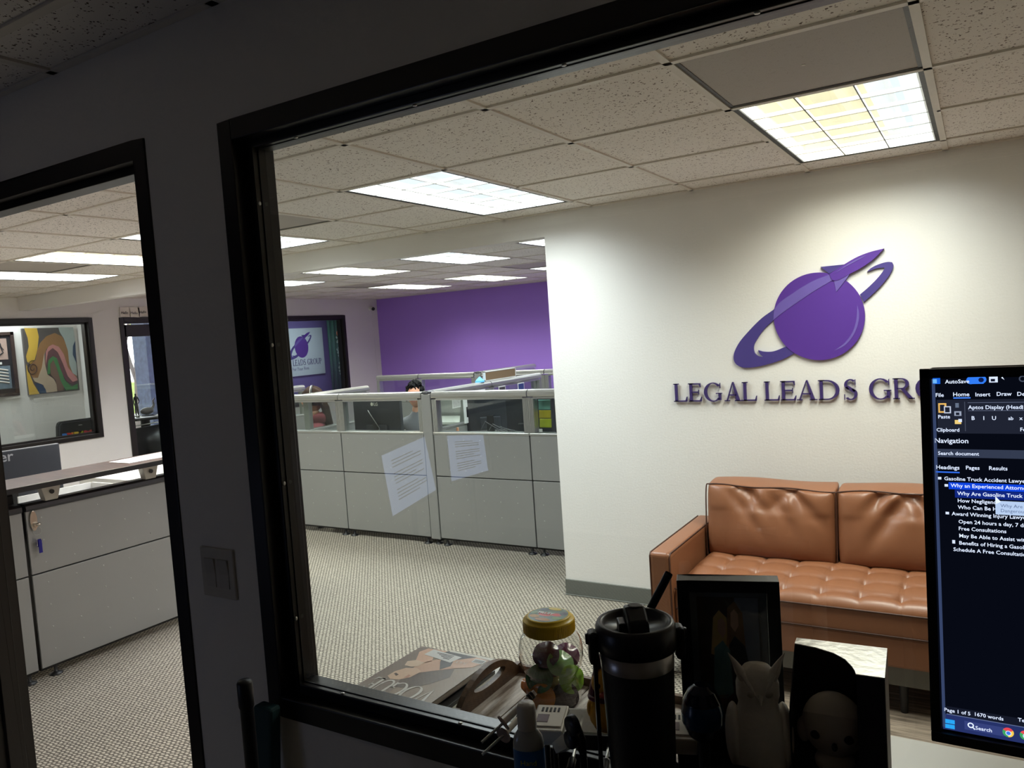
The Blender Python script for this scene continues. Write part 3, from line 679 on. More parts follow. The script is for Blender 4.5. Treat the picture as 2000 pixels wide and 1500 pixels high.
# ================================================================ PARTITION PANELS (open office and reception)
def panel_run(name, label, group, origin, rz, L, glassed=True, th=.075, rail=m_trim, feet=(.05, -.05), skins=True, back=True):
    """local x along the run, local -y the front"""
    t = thing(name, label, 'partition' if glassed else 'counter', origin, rz, group)
    g = .004; zb, zs, zt = .06, .567, .905 if glassed else .908
    for nm, a, b in (('lower_panel', zb, zs - g), ('upper_panel', zs + g, zt)):
        obj(nm, MB().box(g, L - g, 0, .014, a, b), m_panel, t, True, bevel=.002)
        if back: obj(nm, MB().box(g, L - g, th - .014, th, a, b), m_panel, t, True, bevel=.002)
    obj('core_frame', MB().box(.002, L - .002, .012, th - .012, .045, zt), m_foot, t, True)
    st = MB(); nr = max(2, int((L - .08) / .153)); off = (L - (nr - 1) * .153) / 2 if L < .9 else .08
    zr = [.863, .741, .619, .51, .388, .266, .144]
    k = 0
    while off + k * .153 < L - .03:
        for z in zr: st.lathe([(.0042, 0), (.003, -.0016), (.0002, -.002)], (off + k * .153, 0, z), 6, Matrix.Rotation(-PI / 2, 4, 'X') @ Matrix.Scale(-1, 4))
        k += 1
    # studs stand proud of the face
    s2 = MB(); k = 0
    while off + k * .153 < L - .03:
        for z in zr: s2.ball((off + k * .153, 0.0, z), .0042, .0022, .0042, 6, 4)
        k += 1
    o = obj('stud', s2, m_trim, t, True); o['kind'] = 'stuff'
    if glassed:
        gz0, gz1 = .925, 1.188
        obj('sill', MB().box(0, L, -.004, th + .004, .905, .925), rail, t, True, bevel=.004)
        fr = MB().box(0, .045, .006, th - .006, .925, 1.19).box(L - .045, L, .006, th - .006, .925, 1.19).box(.045, L - .045, .006, th - .006, gz1 - .006, gz1 + .012)
        for x in (.012, .024, .036): fr.box(x, x + .003, .003, th - .003, .925, 1.19).box(L - x - .003, L - x, .003, th - .003, .925, 1.19)
        obj('glazing_frame', fr, rail, t, True)
        obj('glass_pane', MB().box(.045, L - .045, th / 2 - .003, th / 2 + .003, gz0, gz1), m_pglass, t, True)
        pr = [(-.002, 1.2), (-.006, 1.212), (-.004, 1.232), (.008, 1.246), (.02, 1.251), (th - .02, 1.251), (th - .008, 1.246), (th + .004, 1.232), (th + .006, 1.212), (th + .002, 1.2)]
        obj('top_rail', MB().prism([(0.003, y, z) for y, z in pr], (L - .006, 0, 0)), rail, t, True)
    else:
        pr = [(-.004, .908), (-.010, .920), (-.008, .938), (.006, .950), (th - .006, .950), (th + .008, .938), (th + .01, .92), (th + .004, .908)]
        obj('top_rail', MB().prism([(0.004, y, z) for y, z in pr], (L - .008, 0, 0)), m_trimd, t, True)
    for fx in (feet[0], L + feet[1]):
        obj('foot', MB().lathe([(.034, 0), (.034, .006), (.014, .014), (.009, .018), (.009, .05)], (fx, .02, 0), 20), m_foot, t, True)
    return t
m_pglass = glass('partition glass', (238, 242, 240), 0.0, 1.5)
PY = 4.90
ft = (.07, -.07)
panel_run('cubicle_partition', 'leftmost grey front partition panel, person in the red hoodie behind its glass', 'front row of cubicle partitions', (-5.725, PY, 0), 0, .945)
panel_run('cubicle_partition', 'grey front partition panel with the black monitor back behind its glass', 'front row of cubicle partitions', (-4.778, PY, 0), 0, .913)
panel_run('cubicle_partition', 'grey front partition panel right of the corner post, cables behind its glass', 'front row of cubicle partitions', (-3.768, PY, 0), 0, .893)
panel_run('cubicle_partition', 'rightmost grey front partition panel, sticky notes behind its glass', 'front row of cubicle partitions', (-2.873, PY, 0), 0, .945)
panel_run('cubicle_partition', 'grey front partition panel left of the jamb, cut by the window frame', 'front row of cubicle partitions', (-6.672, PY, 0), 0, .945)
def post(x, y, lab, h=1.235, w_=.092, nm='partition_post'):
    t = thing(nm, lab, 'post', (x, y, 0))
    obj('column', MB().box(-w_ / 2, w_ / 2, -w_ / 2, w_ / 2, .045, h), m_panel, t, True, bevel=.006)
    obj('cap', MB().lathe([(.052, h), (.052, h + .012), (.04, h + .022), (.001, h + .024)], (0, 0, 0), 20), m_trimd, t, True)
    obj('foot', MB().lathe([(.03, 0), (.03, .006), (.01, .014), (.01, .05)], (0, 0, 0), 16), m_foot, t, True)
    return t
post(-3.817, PY + .04, 'square grey corner post between the two middle front partitions')
# dividers running away from the front row
panel_run('cubicle_partition', 'long side partition running back from the corner post, corkboard standing on it', 'side partitions between the cubicles', (-3.855, 4.99, 0), PI / 2, .95)
panel_run('cubicle_partition', 'far half of the side partition behind the corner post', 'side partitions between the cubicles', (-3.855, 5.945, 0), PI / 2, .95)
panel_run('cubicle_partition', 'short side partition beside the person in the red hoodie', 'side partitions between the cubicles', (-5.235, 4.99, 0), PI / 2, .83)
panel_run('cubicle_partition', 'side partition at the far left, cut by the window jamb', 'side partitions between the cubicles', (-6.56, 5.27, 0), PI / 2, .95)
# back row
YB = 7.50
panel_run('cubicle_partition', 'left panel of the far partition row before the purple wall', 'far row of cubicle partitions', (-6.62, YB, 0), 0, .68)
panel_run('cubicle_partition', 'middle panel of the far partition row, dark screens behind its glass', 'far row of cubicle partitions', (-5.935, YB, 0), 0, .83)
post(-5.05, YB + .04, 'square grey post in the far partition row')
panel_run('cubicle_partition', 'right panel of the far partition row, right of its post', 'far row of cubicle partitions', (-5.0, YB, 0), 0, .84)
panel_run('cubicle_partition', 'end panel of the far partition row, by the edge of the logo wall', 'far row of cubicle partitions', (-4.155, YB, 0), 0, .95)
panel_run('cubicle_partition', 'farthest side partition, in front of the purple wall', 'side partitions between the cubicles', (-5.08, 7.6, 0), PI / 2, 1.35)
# small corkboard and tissue on the side partition
t = thing('corkboard', 'small white-framed corkboard standing on the side partition rail', 'board', (-3.9, 5.95, 1.251), 0)
obj('frame', MB().box(-.012, .012, -.055, .50, .0, .008).box(-.012, .012, -.055, .50, .082, .09).box(-.012, .012, -.055, -.045, 0, .09).box(-.012, .012, .49, .50, 0, .09), m_white, t, True)
obj('cork_sheet', MB().box(-.008, .008, -.045, .49, .008, .082), mat('brown cork', (134, 110, 84), .9, var=.2, scale=120), t, True)
tag(obj('tissue', MB().lathe([(.045, 0), (.04, .015), (.018, .035), (.004, .05)], (-3.9, 5.82, 1.251), 9), mat('light blue tissue', (96, 176, 226), .8), smooth=False), 'crumpled light blue tissue on the rail beside the corkboard', 'tissue')
# photo cards on the inside of the side partition
for k, (y, c, lab) in enumerate([(5.75, (150, 190, 215), 'pale blue card pinned high on the side partition'), (6.10, (70, 66, 70), 'dark photo card pinned on the side partition, left of the blue one'), (6.45, (52, 66, 130), 'blue photo card pinned at the far end of the side partition'), (5.35, (190, 188, 184), 'pale card pinned on the side partition, nearest the front rail')]):
    t = thing('photo_card', lab, 'card', (-3.845, y, 1.13), 0, 'cards pinned on the side partition')
    obj('card', MB().box(0, .004, -.06, .06, -.06, .06), m_white, t, True); obj('picture', MB().box(.004, .006, -.05, .05, -.05, .05), mat('card print %d' % k, c, .5, var=.3, scale=40), t, True)

# ---- reception counter
panel_run('reception_counter_panel', 'grey riveted reception counter panel with the lock and blue key tag', 'reception counter panels', (-4.302, 2.052, 0), PI / 2, .905, False, feet=(.08, -.03))
panel_run('reception_counter_panel', 'reception counter panel at the left edge, cut by the door jamb', 'reception counter panels', (-4.302, 1.235, 0), PI / 2, .806, False, feet=(.2, -.045))
panel_run('reception_counter_panel', 'reception counter panel hidden behind the right door jamb', 'reception counter panels', (-4.302, 2.965, 0), PI / 2, .7, False)
m_ctop = woodmat('dark walnut laminate', (52, 36, 32), (92, 66, 58), (3, 30, 30), .32)
t = thing('counter_top', 'dark walnut raised counter shelf on metal brackets above the reception panels', 'counter top', (-4.32, 2.3, 1.04))
obj('shelf', MB().box(-4.5, -4.13, 1.25, 3.3, 1.046, 1.070), m_ctop, t, bevel=.002)
obj('edge_band', MB().box(-4.13, -4.126, 1.25, 3.3, 1.042, 1.069), mat('black edge band', (24, 23, 25), .4), t)
t = thing('desk_surface', 'white work surface behind the reception counter', 'desk', (-4.7, 2.3, 0))
obj('top', MB().box(-5.15, -4.40, 1.3, 3.6, .735, .7645), mat('light grey laminate', (206, 205, 200), .4), t, bevel=.003)
for y in (1.4, 3.5): obj('leg', MB().box(-5.12, -5.08, y - .02, y + .02, 0, .735), m_trim, t)
t = thing('raised_shelf', 'white raised shelf behind the counter by the right door jamb', 'shelf', (-4.75, 3.2, .765))
obj('board', MB().box(-5.12, -4.42, 2.78, 3.6, .90, .925), m_white, t, bevel=.004)
for y in (2.80, 3.57): obj('support', MB().box(-5.10, -4.44, y - .012, y + .012, .7655, .90), m_white, t)
for yy in (2.18, 2.76):
    t = thing('shelf_bracket', 'pale metal shelf bracket nearer the door jamb, by the key' if yy < 2.5 else 'pale metal shelf bracket under the sheet of paper', 'bracket', (-4.30, yy, .95))
    obj('cone', MB().prism([(.03, -.033, 0), (.03, .033, 0), (.035, .055, .09), (.035, -.055, .09)], (-.05, 0, 0)).box(-.07, .03, -.05, .05, .088, .095), mat('warm grey cast metal', (186, 182, 172), .35, .2), t, True, bevel=.006)
    obj('bolt', MB().lathe([(.012, 0), (.012, .004)], (.036, 0, .045), 14, Matrix.Rotation(PI / 2, 4, 'Y')), m_blkpl, t, True)
tag(obj('paper_sheet', MB().prism([(-4.42, 2.60, 1.0702), (-4.22, 2.60, 1.0702), (-4.20, 3.1, 1.0702), (-4.44, 3.1, 1.0702)], (0, 0, .004)), m_paper), 'white sheet of paper lying on the walnut counter shelf', 'paper')
# box with ribbed white folders behind the counter, and a labelled black device
t = thing('file_tray', 'white tray of ribbed papers behind the reception counter', 'tray', (-4.62, 2.46, .765))
obj('tray_box', MB().box(-.14, .14, -.22, .22, 0, .01).box(-.14, .14, .21, .22, 0, .16).box(-.14, -.13, -.22, .22, 0, .16).box(.13, .14, -.22, .22, 0, .03), m_white, t, True)
for k in range(6): obj('paper_bundle', MB().box(-.125, .125, -.205 + .065 * k, -.15 + .065 * k, .01, .10 + .006 * (k % 2)), m_paper, t, True, bevel=.004)
t = thing('printer', 'black device with a white rating label under the counter shelf', 'printer', (-4.53, 1.86, .765))
obj('body', MB().box(-.12, .12, -.22, .20, 0, .235), m_blkpl, t, True, bevel=.012)
obj('rating_label', MB().box(.1205, .1215, .00, .115, .17, .222), m_paper, t, True)
text_mesh('REGULATORY', .011, Matrix.Translation((.1225, .008, .19)) @ Matrix(((0, 0, 1, 0), (1, 0, 0, 0), (0, 1, 0, 0), (0, 0, 0, 1))), m_ink, 'print', t).parent = t
t.children[-1].matrix_parent_inverse = Matrix()
# lock with key
m_nick = mat('satin nickel', (206, 198, 186), .25, .9)
t = thing('panel_lock', 'oval nickel lock at the top corner of the reception counter panel', 'lock', (-4.298, 2.088, .855))
obj('escutcheon', MB().prism([(0, .020 * math.cos(a) * (1 if math.sin(a) > 0 else .95), .055 * math.sin(a)) for a in [2 * PI * i / 28 for i in range(28)]], (.007, 0, 0)), m_nick, t, True, bevel=.003)
obj('cylinder', MB().tube([(.006, .004, -.022), (.022, .004, -.022)], .011, 16).ball((.026, .012, -.019), .010, .014, .009), m_nick, t, True)
t = thing('key_ring', 'thin key ring with two dark blue key tags hanging from the lock', 'key', (-4.283, 2.095, .80))
obj('ring', MB().tube([(.0, .022 * math.sin(a), .022 * math.cos(a)) for a in [2 * PI * i / 24 for i in range(25)]], .0009, 6), m_trim, t, True)
m_key = mat('dark blue key tag', (22, 20, 120), .35)
obj('key_tag', MB().prism([(0, -.012, -.045), (0, .012, -.045), (0, .016, -.075), (0, .012, -.085), (0, -.008, -.085), (0, -.012, -.07)], (.004, 0, 0)), m_key, t, True)
obj('key_tag', MB().box(0.006, .010, -.005, .012, -.118, -.05), m_key, t, True)
obj('key_blade', MB().box(.004, .006, -.011, -.008, -.08, -.04), m_trim, t, True)
# monitor seen from behind on the reception desk
def monitor_back(name, lab, loc, rz, w_, h_, z0, logo_txt, group=None, logo_col=(150, 152, 156), lz=.5, ls=.05, lx=0):
    """back faces local +x ... screen faces local -x"""
    t = thing(name, lab, 'monitor', loc, rz, group)
    mbk = mat('dark grey monitor shell', (48, 51, 58), .38)
    obj('shell', MB().box(-.02, .018, -w_ / 2, w_ / 2, z0, z0 + h_), mbk, t, True, bevel=.006)
    obj('rear_housing', MB().box(.016, .04, -w_ * .22, w_ * .22, z0 + h_ * .03, z0 + h_ * .36), mbk, t, True, bevel=.01)
    obj('screen', MB().box(-.0215, -.0195, -w_ / 2 + .008, w_ / 2 - .008, z0 + .015, z0 + h_ - .008), emis('dim office screen', (200, 210, 225), .4), t, True)
    obj('stand_neck', MB().box(.02, .05, -.03, .03, .01, z0 + h_ * .4), m_blkpl, t, True, bevel=.004)
    obj('stand_base', MB().box(-.10, .10, -.12, .12, 0, .012), m_blkpl, t, True, bevel=.004)
    if logo_txt:
        M = Matrix(((0, 0, 1, .0186), (1, 0, 0, lx), (0, 1, 0, z0 + h_ * lz), (0, 0, 0, 1)))
        q = text_mesh(logo_txt, ls, M, mat('logo print %s' % str(logo_col), logo_col, .4, .4), 'brand_mark', t, bold=.0012)
        q.matrix_parent_inverse = Matrix()
    return t
monitor_back('monitor', 'dark grey monitor back behind the reception counter, lettering on it', (-4.97, 2.30, .765), -.06, .60, .345, .07, 'acer', None, (170, 172, 176), .82, .085, -.115)

# ================================================================ CUBICLE CONTENTS
def desk(lab, x0, x1, y0, y1):
    t = thing('desk_surface', lab, 'desk', ((x0 + x1) / 2, (y0 + y1) / 2, 0))
    obj('top', MB().box(x0, x1, y0, y1, .715, .745), mat('light grey laminate', (206, 205, 200), .4), t, bevel=.003)
    for x in (x0 + .04, x1 - .04): obj('leg', MB().box(x - .02, x + .02, y0 + .05, y0 + .09, 0, .715), m_trim, t)
desk('cubicle desk behind the partition with the black monitor', -5.10, -3.95, 5.02, 5.42)
desk('cubicle desk behind the partition with the cables', -3.76, -2.3, 5.02, 5.62)
desk('cubicle desk of the person in the red hoodie', -6.45, -5.96, 5.02, 5.9)
desk('far cubicle desk behind the dark haired person', -5.9, -4.1, 6.85, 7.42)
t = monitor_back('monitor', 'black monitor back with pale round badge behind the front partition glass', (-4.62, 5.22, .745), -PI / 2, .545, .34, .075, 'LG', None, (206, 204, 190), .86, .04, -.025)
obj('cable', MB().tube([(.045, .02, .10), (.06, .06, .17), (.055, -.03, .28), (.05, -.07, .33)], .003, 6), m_trim, t, True)
obj('badge', MB().lathe([(.016, 0), (.014, .003)], (.0185, -.045, .381), 18, Matrix.Rotation(PI / 2, 4, 'Y')), mat('pale badge', (206, 204, 190), .4), t, True)
t = monitor_back('monitor', 'black monitor back above a tangle of cables, behind the partition right of the post', (-3.12, 5.35, .745), -PI / 2 - .1, .46, .36, .07, 'acer', None, (110, 110, 108), .84, .05, -.06)
monitor_back('monitor', 'black monitor turned sideways behind the partition right of the post', (-3.80 + .12, 5.62, .745), -PI / 2 + .5, .42, .33, .10, None)
cb = MB()
rnd = random.Random(4)
for k in range(6):
    a = Vector((-3.42 + .05 * k, 5.12, .76)); cb.tube([a, a + Vector((-.06 + .03 * k, .0, .12)), a + Vector((.02 * k, .02, .22 - .02 * k)), a + Vector((.14, .03, .14)), a + Vector((.2, .06, .03))], .0035, 6)
tag(obj('cable_tangle', cb, mat('grey cable', (84, 84, 86), .5)), 'loose grey computer cables standing behind the partition glass', 'cable', None)
t = thing('power_block', 'small black power adapter among the cables on the cubicle desk', 'adapter', (-3.40, 5.12, .745))
obj('body', MB().box(-.03, .03, -.02, .02, 0, .10), m_blkpl, t, True, bevel=.005); obj('plug', MB().box(-.015, .015, -.03, -.02, .03, .07), m_trimd, t, True)
t = thing('wall_phone_card', 'framed white picture with a dark figure on the cubicle wall behind the cables', 'picture', (-3.845, 5.55, 1.06))
obj('sheet', MB().box(0, .004, -.10, .10, -.14, .10), m_paper, t, True); obj('figure', MB().box(.004, .006, -.06, .05, -.09, .0).ball((.005, 0, .03), .002, .03, .03, 10, 6), m_ink, t, True)
t = thing('label_sheet', 'small white label stuck on the black monitor above the cables', 'label', (-3.02, 5.27, .87))
obj('sheet', MB().box(-.05, .05, -.001, .001, -.035, .035), m_paper, t, True)
text_mesh('COLOR 60', .016, frame_x((-.04, -.002, -.012), (1, 0, 0), (0, 0, 1)), m_ink, 'print', t).matrix_parent_inverse = Matrix()
for k, (c, z0, z1, lab) in enumerate([((150, 214, 200), 1.09, 1.165, 'aqua sticky note, topmost of the three in the right cubicle window'), ((222, 200, 60), 1.025, 1.085, 'yellow sticky note, middle of the three in the right cubicle window'), ((206, 214, 60), .955, 1.02, 'lime green sticky note, lowest of the three in the right cubicle window')]):
    mb = MB(); n = 6
    for i in range(n + 1):
        z = z0 + (z1 - z0) * i / n; b = .006 * (1 - i / n) ** 2
        mb.v += [(-2.835, 5.0 - b, z), (-2.735, 5.0 - b, z)]
    for i in range(n): mb.f.append((2 * i, 2 * i + 1, 2 * i + 3, 2 * i + 2)); mb.sm.append(True)
    o = obj('sticky_note', mb, mat('sticky note %d' % k, c, .8)); tag(o, lab, 'note', 'sticky notes in the right cubicle window')
    sd = o.modifiers.new('s', 'SOLIDIFY'); sd.thickness = .001
t = thing('whiteboard', 'plain white board standing beside the sticky notes, cut by the logo wall edge', 'board', (-2.50, 5.05, .745))
obj('board', MB().box(-.225, .225, 0, .012, 0, .46), m_white, t, True); obj('tray', MB().box(-.225, .225, -.02, 0, 0, .012), m_trim, t, True)
tag(obj('orange_tube', MB().lathe([(.013, 0), (.013, .05), (.010, .06), (.010, .075)], (-3.67, 5.10, .86), 14).box(-3.70, -3.64, 5.07, 5.13, .745, .86), mat('pale orange plastic', (232, 160, 120), .5)), 'pale orange tube at the left edge of the cable window', 'tube')
t = thing('desk_lamp', 'chrome desk lamp pole standing right of the black monitor', 'lamp', (-4.24, 5.35, .745))
obj('base', MB().lathe([(.085, 0), (.085, .006), (.03, .016), (.006, .02)], (0, 0, 0), 28), mat('dark grey lamp base', (60, 62, 62), .35, .4), t, True)
obj('pole', MB().tube([(0, 0, .016), (0, 0, .44)], .0055, 10), m_trim, t, True); obj('joint', MB().tube([(0, 0, .20), (0, 0, .26)], .010, 12), m_trim, t, True)
obj('arm', MB().tube([(0, 0, .43), (-.02, .05, .45), (-.14, .12, .44)], .006, 8), m_trim, t, True)
for (x, y, rz, lab) in ((-3.45, 6.35, .4, 'black office chair behind the cables'), (-4.75, 6.42, -.6, 'grey mesh office chair beside the person in the red hoodie')):
    t = thing('office_chair', lab, 'chair', (x, y, 0), rz)
    mt = m_blkpl if 'black' in lab else mat('grey mesh fabric', (98, 100, 96), .7)
    obj('seat', MB().box(-.24, .24, -.23, .24, .42, .49), mt, t, True, bevel=.03, bseg=3)
    bk = MB()
    n = 8
    for i in range(n + 1):
        for j in range(n + 1):
            u = i / n * 2 - 1; v = j / n
            bk.v.append((u * (.22 - .05 * max(0, v - .6)), .24 + .05 * v - .04 * (1 - u * u) + .0, .55 + .50 * v - .03 * u * u * v))
    for i in range(n):
        for j in range(n): a = i * (n + 1) + j; bk.f.append((a, a + 1, a + n + 2, a + n + 1)); bk.sm.append(True)
    o = obj('backrest', bk, mt, t, True); sd = o.modifiers.new('s', 'SOLIDIFY'); sd.thickness = .035
    obj('column', MB().tube([(0, 0, .08), (0, 0, .43)], .028, 14), m_blkpl, t, True)
    for k in range(5):
        a = 2 * PI * k / 5; o = obj('leg', MB().tube([(0, 0, .10), (.28 * math.cos(a), .28 * math.sin(a), .065)], [.025, .016], 8), m_blkpl, t, True)
        obj('caster', MB().ball((.28 * math.cos(a), .28 * math.sin(a), .028), .028, .028, .028, 12, 8), m_blkpl, o, True)
    obj('back_bar', MB().tube([(0, .1, .43), (0, .30, .45), (0, .29, .72)], .02, 8), m_blkpl, t, True)

# ---- people
def skin_body(name, joints, edges, mt, parent, root=0, lev=2):
    me = bpy.data.meshes.new(name); me.from_pydata([j[0] for j in joints], edges, []); me.materials.append(mt)
    o = placed(name, me, parent, True)
    sk = o.modifiers.new('skin', 'SKIN'); sk.use_smooth_shade = True
    for i, j in enumerate(joints):
        r = j[1]; me.skin_vertices[0].data[i].radius = r if isinstance(r, tuple) else (r, r)
        me.skin_vertices[0].data[i].use_root = (i == root)
    sb = o.modifiers.new('sub', 'SUBSURF'); sb.levels = lev; sb.render_levels = lev
    return o
m_skin = mat('warm skin', (206, 150, 120), .5, bump=.1, bscale=120)
def head(t, c, yaw, skin, s=1.0):
    """face looks along local -y turned by yaw"""
    M = Matrix.Translation(c) @ Matrix.Rotation(yaw, 4, 'Z') @ Matrix.Scale(s, 4)
    mb = MB(); n, k = 24, 18; V = []
    for j in range(k + 1):
        ph = PI * j / k; z = -math.cos(ph); r = math.sin(ph)
        for i in range(n):
            a = 2 * PI * i / n; x = r * math.cos(a); y = r * math.sin(a)
            jaw = 1 - .26 * max(0, -z) ** 1.2; X = x * .076 * jaw; Y = y * .098 * (1 - .08 * max(0, -z)); Z = z * .118
            if y < 0:
                f = -y
                Y -= .022 * math.exp(-((X / .013) ** 2)) * math.exp(-(((Z + .012) / .022) ** 2)) * f   # nose
                Y += .008 * math.exp(-(((abs(X) - .032) / .014) ** 2)) * math.exp(-(((Z - .012) / .013) ** 2))  # eye sockets
                Y -= .005 * math.exp(-((X / .024) ** 2)) * math.exp(-(((Z + .050) / .009) ** 2))   # lips
                Y -= .008 * math.exp(-((X / .03) ** 2)) * math.exp(-(((Z + .095) / .02) ** 2))
            V.append(M @ Vector((X, Y, Z)))
    F = [(j * n + i, j * n + (i + 1) % n, (j + 1) * n + (i + 1) % n, (j + 1) * n + i) for j in range(k) for i in range(n)]
    mb.add(V, F, True)
    h = obj('head', mb, skin, t, True, smooth=True)
    for sx in (-1, 1):
        obj('eye', MB().ball(M @ Vector((sx * .032, -.082, .012)), .011 * s, .011 * s, .008 * s, 12, 8), mat('eye white', (220, 214, 206), .3), h, True)
        obj('iris', MB().ball(M @ Vector((sx * .032, -.0905, .012)), .005 * s, .004 * s, .005 * s, 10, 6), mat('dark iris', (40, 26, 20), .3), h, True)
        obj('ear', MB().ball(M @ Vector((sx * .077, .008, -.002)), .009 * s, .018 * s, .03 * s, 12, 8), skin, h, True)
    obj('mouth', MB().ball(M @ Vector((0, -.096, -.050)), .022 * s, .005 * s, .005 * s, 12, 6), mat('lips', (160, 92, 84), .5), h, True)
    return h, M
def hair_cap(parent, M, mt, length=.0, vol=1.12, seed=1, curls=0.0, front=.35):
    """hair shell over the head, with optional long fall at the back"""
    rnd = random.Random(seed); mb = MB(); n, k = 36, 16; V = []
    for j in range(k + 1):
        ph = .62 * PI * j / k
        for i in range(n):
            a = 2 * PI * i / n; z = math.cos(ph); r = math.sin(ph); x = r * math.cos(a); y = r * math.sin(a)
            lowf = y < .15 and z < front + .12 * math.sin(11 * a) * curls
            w_ = vol + curls * .12 * math.sin(9 * a + 4 * ph + seed) * math.sin(9 * ph + 2 * a) + .035 * math.sin(31 * a + 6 * ph)
            if lowf: w_ = .90 if abs(x) < .75 else w_
            V.append(M @ Vector((x * .080 * w_, y * .104 * w_ + .006, z * .122 * w_ + .004)))
    F = [(j * n + i, j * n + (i + 1) % n, (j + 1) * n + (i + 1) % n, (j + 1) * n + i) for j in range(k) for i in range(n)]
    mb.add(V, F, True)
    if curls:
        for q in range(70):
            a = rnd.uniform(0, 2 * PI); ph = rnd.uniform(.1, 1.35); z = math.cos(ph); r = math.sin(ph); x = r * math.cos(a); y = r * math.sin(a)
            if y < .1 and z < front - .12: continue
            c = Vector((x * .086, y * .112 + .006, z * .132 + .004)); R0 = rnd.uniform(.010, .018)
            ax = Vector([rnd.uniform(-1, 1) for _ in range(3)]).normalized(); b1 = ax.orthogonal().normalized(); b2 = ax.cross(b1)
            mb.tube([M @ (c + (b1 * math.cos(s_) + b2 * math.sin(s_)) * R0) for s_ in [PI * 1.5 * i / 7 for i in range(8)]], [.003, .006, .007, .007, .007, .006, .005, .002], 6)
    if length:
        for q in range(26):
            a = PI * (.22 + .56 * q / 25); x = .084 * math.cos(a); y = .06 + .055 * math.sin(a) if True else 0
            p = [Vector((x, y - .02, .03)), Vector((x * 1.12, y + .02, -.08)), Vector((x * 1.15 + rnd.uniform(-.01, .01), y + .045, -.08 - length * .5)), Vector((x * 1.0 + rnd.uniform(-.02, .02), y + .05, -.08 - length))]
            mb.tube([M @ v for v in p], [.017, .02, .018, .007], 7)
    o = obj('hair', mb, mt, parent, True); sd = None
    return o
def seated_person(lab, loc, rz, top, trousers, hair, long_hair, headyaw=0.0, skin=None, curls=0, hood=False, headband=False, hz=1.22, front=.35):
    skin = skin or m_skin
    t = thing('person', lab, 'person', loc, rz)
    # body and legs as one continuous figure, sitting on a 0.49 m seat
    dz = hz - 1.22
    J = [((0, .02, .58), (.15, .12)), ((0, .03, .72 + dz * .3), (.135, .10)), ((0, .04, .88 + dz * .7), (.155, .11)), ((0, .03, 1.0 + dz), (.12, .085)), ((0, .02, 1.08 + dz), (.055, .055)), ((0, .01, 1.13 + dz), (.05, .05)),
         ((-.17, .03, .99 + dz), (.058, .058)), ((-.235, .0, .84 + dz), (.048, .048)), ((-.25, -.05, .73 + dz), (.042, .042)), ((-.18, -.22, .76), (.035, .035)), ((-.12, -.33, .775), (.026, .022)),
         ((.17, .03, .99 + dz), (.058, .058)), ((.235, .0, .84 + dz), (.048, .048)), ((.25, -.05, .73 + dz), (.042, .042)), ((.18, -.22, .76), (.035, .035)), ((.12, -.33, .775), (.026, .022))]
    E = [(0, 1), (1, 2), (2, 3), (3, 4), (4, 5), (3, 6), (6, 7), (7, 8), (8, 9), (9, 10), (3, 11), (11, 12), (12, 13), (13, 14), (14, 15)]
    skin_body('upper_body', J, E, top, t)
    K = [((0, .02, .56), (.15, .12)), ((-.09, -.04, .54), (.088, .08)), ((-.12, -.40, .53), (.062, .06)), ((-.12, -.42, .30), (.052, .052)), ((-.12, -.42, .07), (.038, .038)), ((-.12, -.54, .04), (.04, .03)),
         ((.09, -.04, .54), (.088, .08)), ((.12, -.40, .53), (.062, .06)), ((.12, -.42, .30), (.052, .052)), ((.12, -.42, .07), (.038, .038)), ((.12, -.54, .04), (.04, .03))]
    skin_body('trousers', K, [(0, 1), (1, 2), (2, 3), (3, 4), (4, 5), (0, 6), (6, 7), (7, 8), (8, 9), (9, 10)], trousers, t)
    for sx in (-1, 1):
        hx = sx * .12; P = [((hx, -.32, .775), (.026, .018)), ((hx - sx * .01, -.39, .775), (.036, .014))]; E2 = [(0, 1)]
        for f in range(4):
            fx = hx - sx * .01 + (f - 1.5) * .017; L_ = (.062, .075, .07, .055)[f]; b = len(P)
            P += [((fx, -.42, .778), (.009, .009)), ((fx, -.42 - L_ * .55, .776), (.008, .008)), ((fx, -.42 - L_, .766), (.007, .007))]; E2 += [(1, b), (b, b + 1), (b + 1, b + 2)]
        b = len(P); P += [((hx - sx * .045, -.37, .772), (.010, .010)), ((hx - sx * .06, -.405, .768), (.008, .008))]; E2 += [(0, b), (b, b + 1)]
        skin_body('hand', P, E2, skin, t, 0, 1)
    skin_body('neck', [((0, .02, 1.05 + dz), (.052, .052)), ((0, .0, 1.17 + dz), (.048, .05))], [(0, 1)], skin, t, 0, 1)
    h, M = head(t, (0, -.01, hz + .04), headyaw, skin)
    hair_cap(h, M, hair, .34 if long_hair else 0, 1.13 if not curls else 1.16, 3, curls, front)
    if hood:
        skin_body('hood', [((-.10, -.02, 1.07 + dz), (.04, .05)), ((-.08, .08, 1.09 + dz), (.05, .06)), ((0, .12, 1.08 + dz), (.055, .07)), ((.08, .08, 1.09 + dz), (.05, .06)), ((.10, -.02, 1.07 + dz), (.04, .05))], [(0, 1), (1, 2), (2, 3), (3, 4)], top, t, 2)
    if headband:
        pts = [M @ Vector((.092 * math.cos(a), .01, .02 + .122 * math.sin(a))) for a in [PI * i / 16 for i in range(17)]]
        q = obj('headset', MB().tube(pts, .010, 8), m_blkpl, t, True); obj('headset_edge', MB().tube([p + Vector((0, -.010, .002)) for p in pts], .005, 6), m_white, q, True)
        obj('ear_cup', MB().ball(M @ Vector((.092, .01, .0)), .018, .03, .034, 14, 8), m_blkpl, q, True); obj('ear_cup', MB().ball(M @ Vector((-.092, .01, .0)), .018, .03, .034, 14, 8), m_blkpl, q, True)
    return t
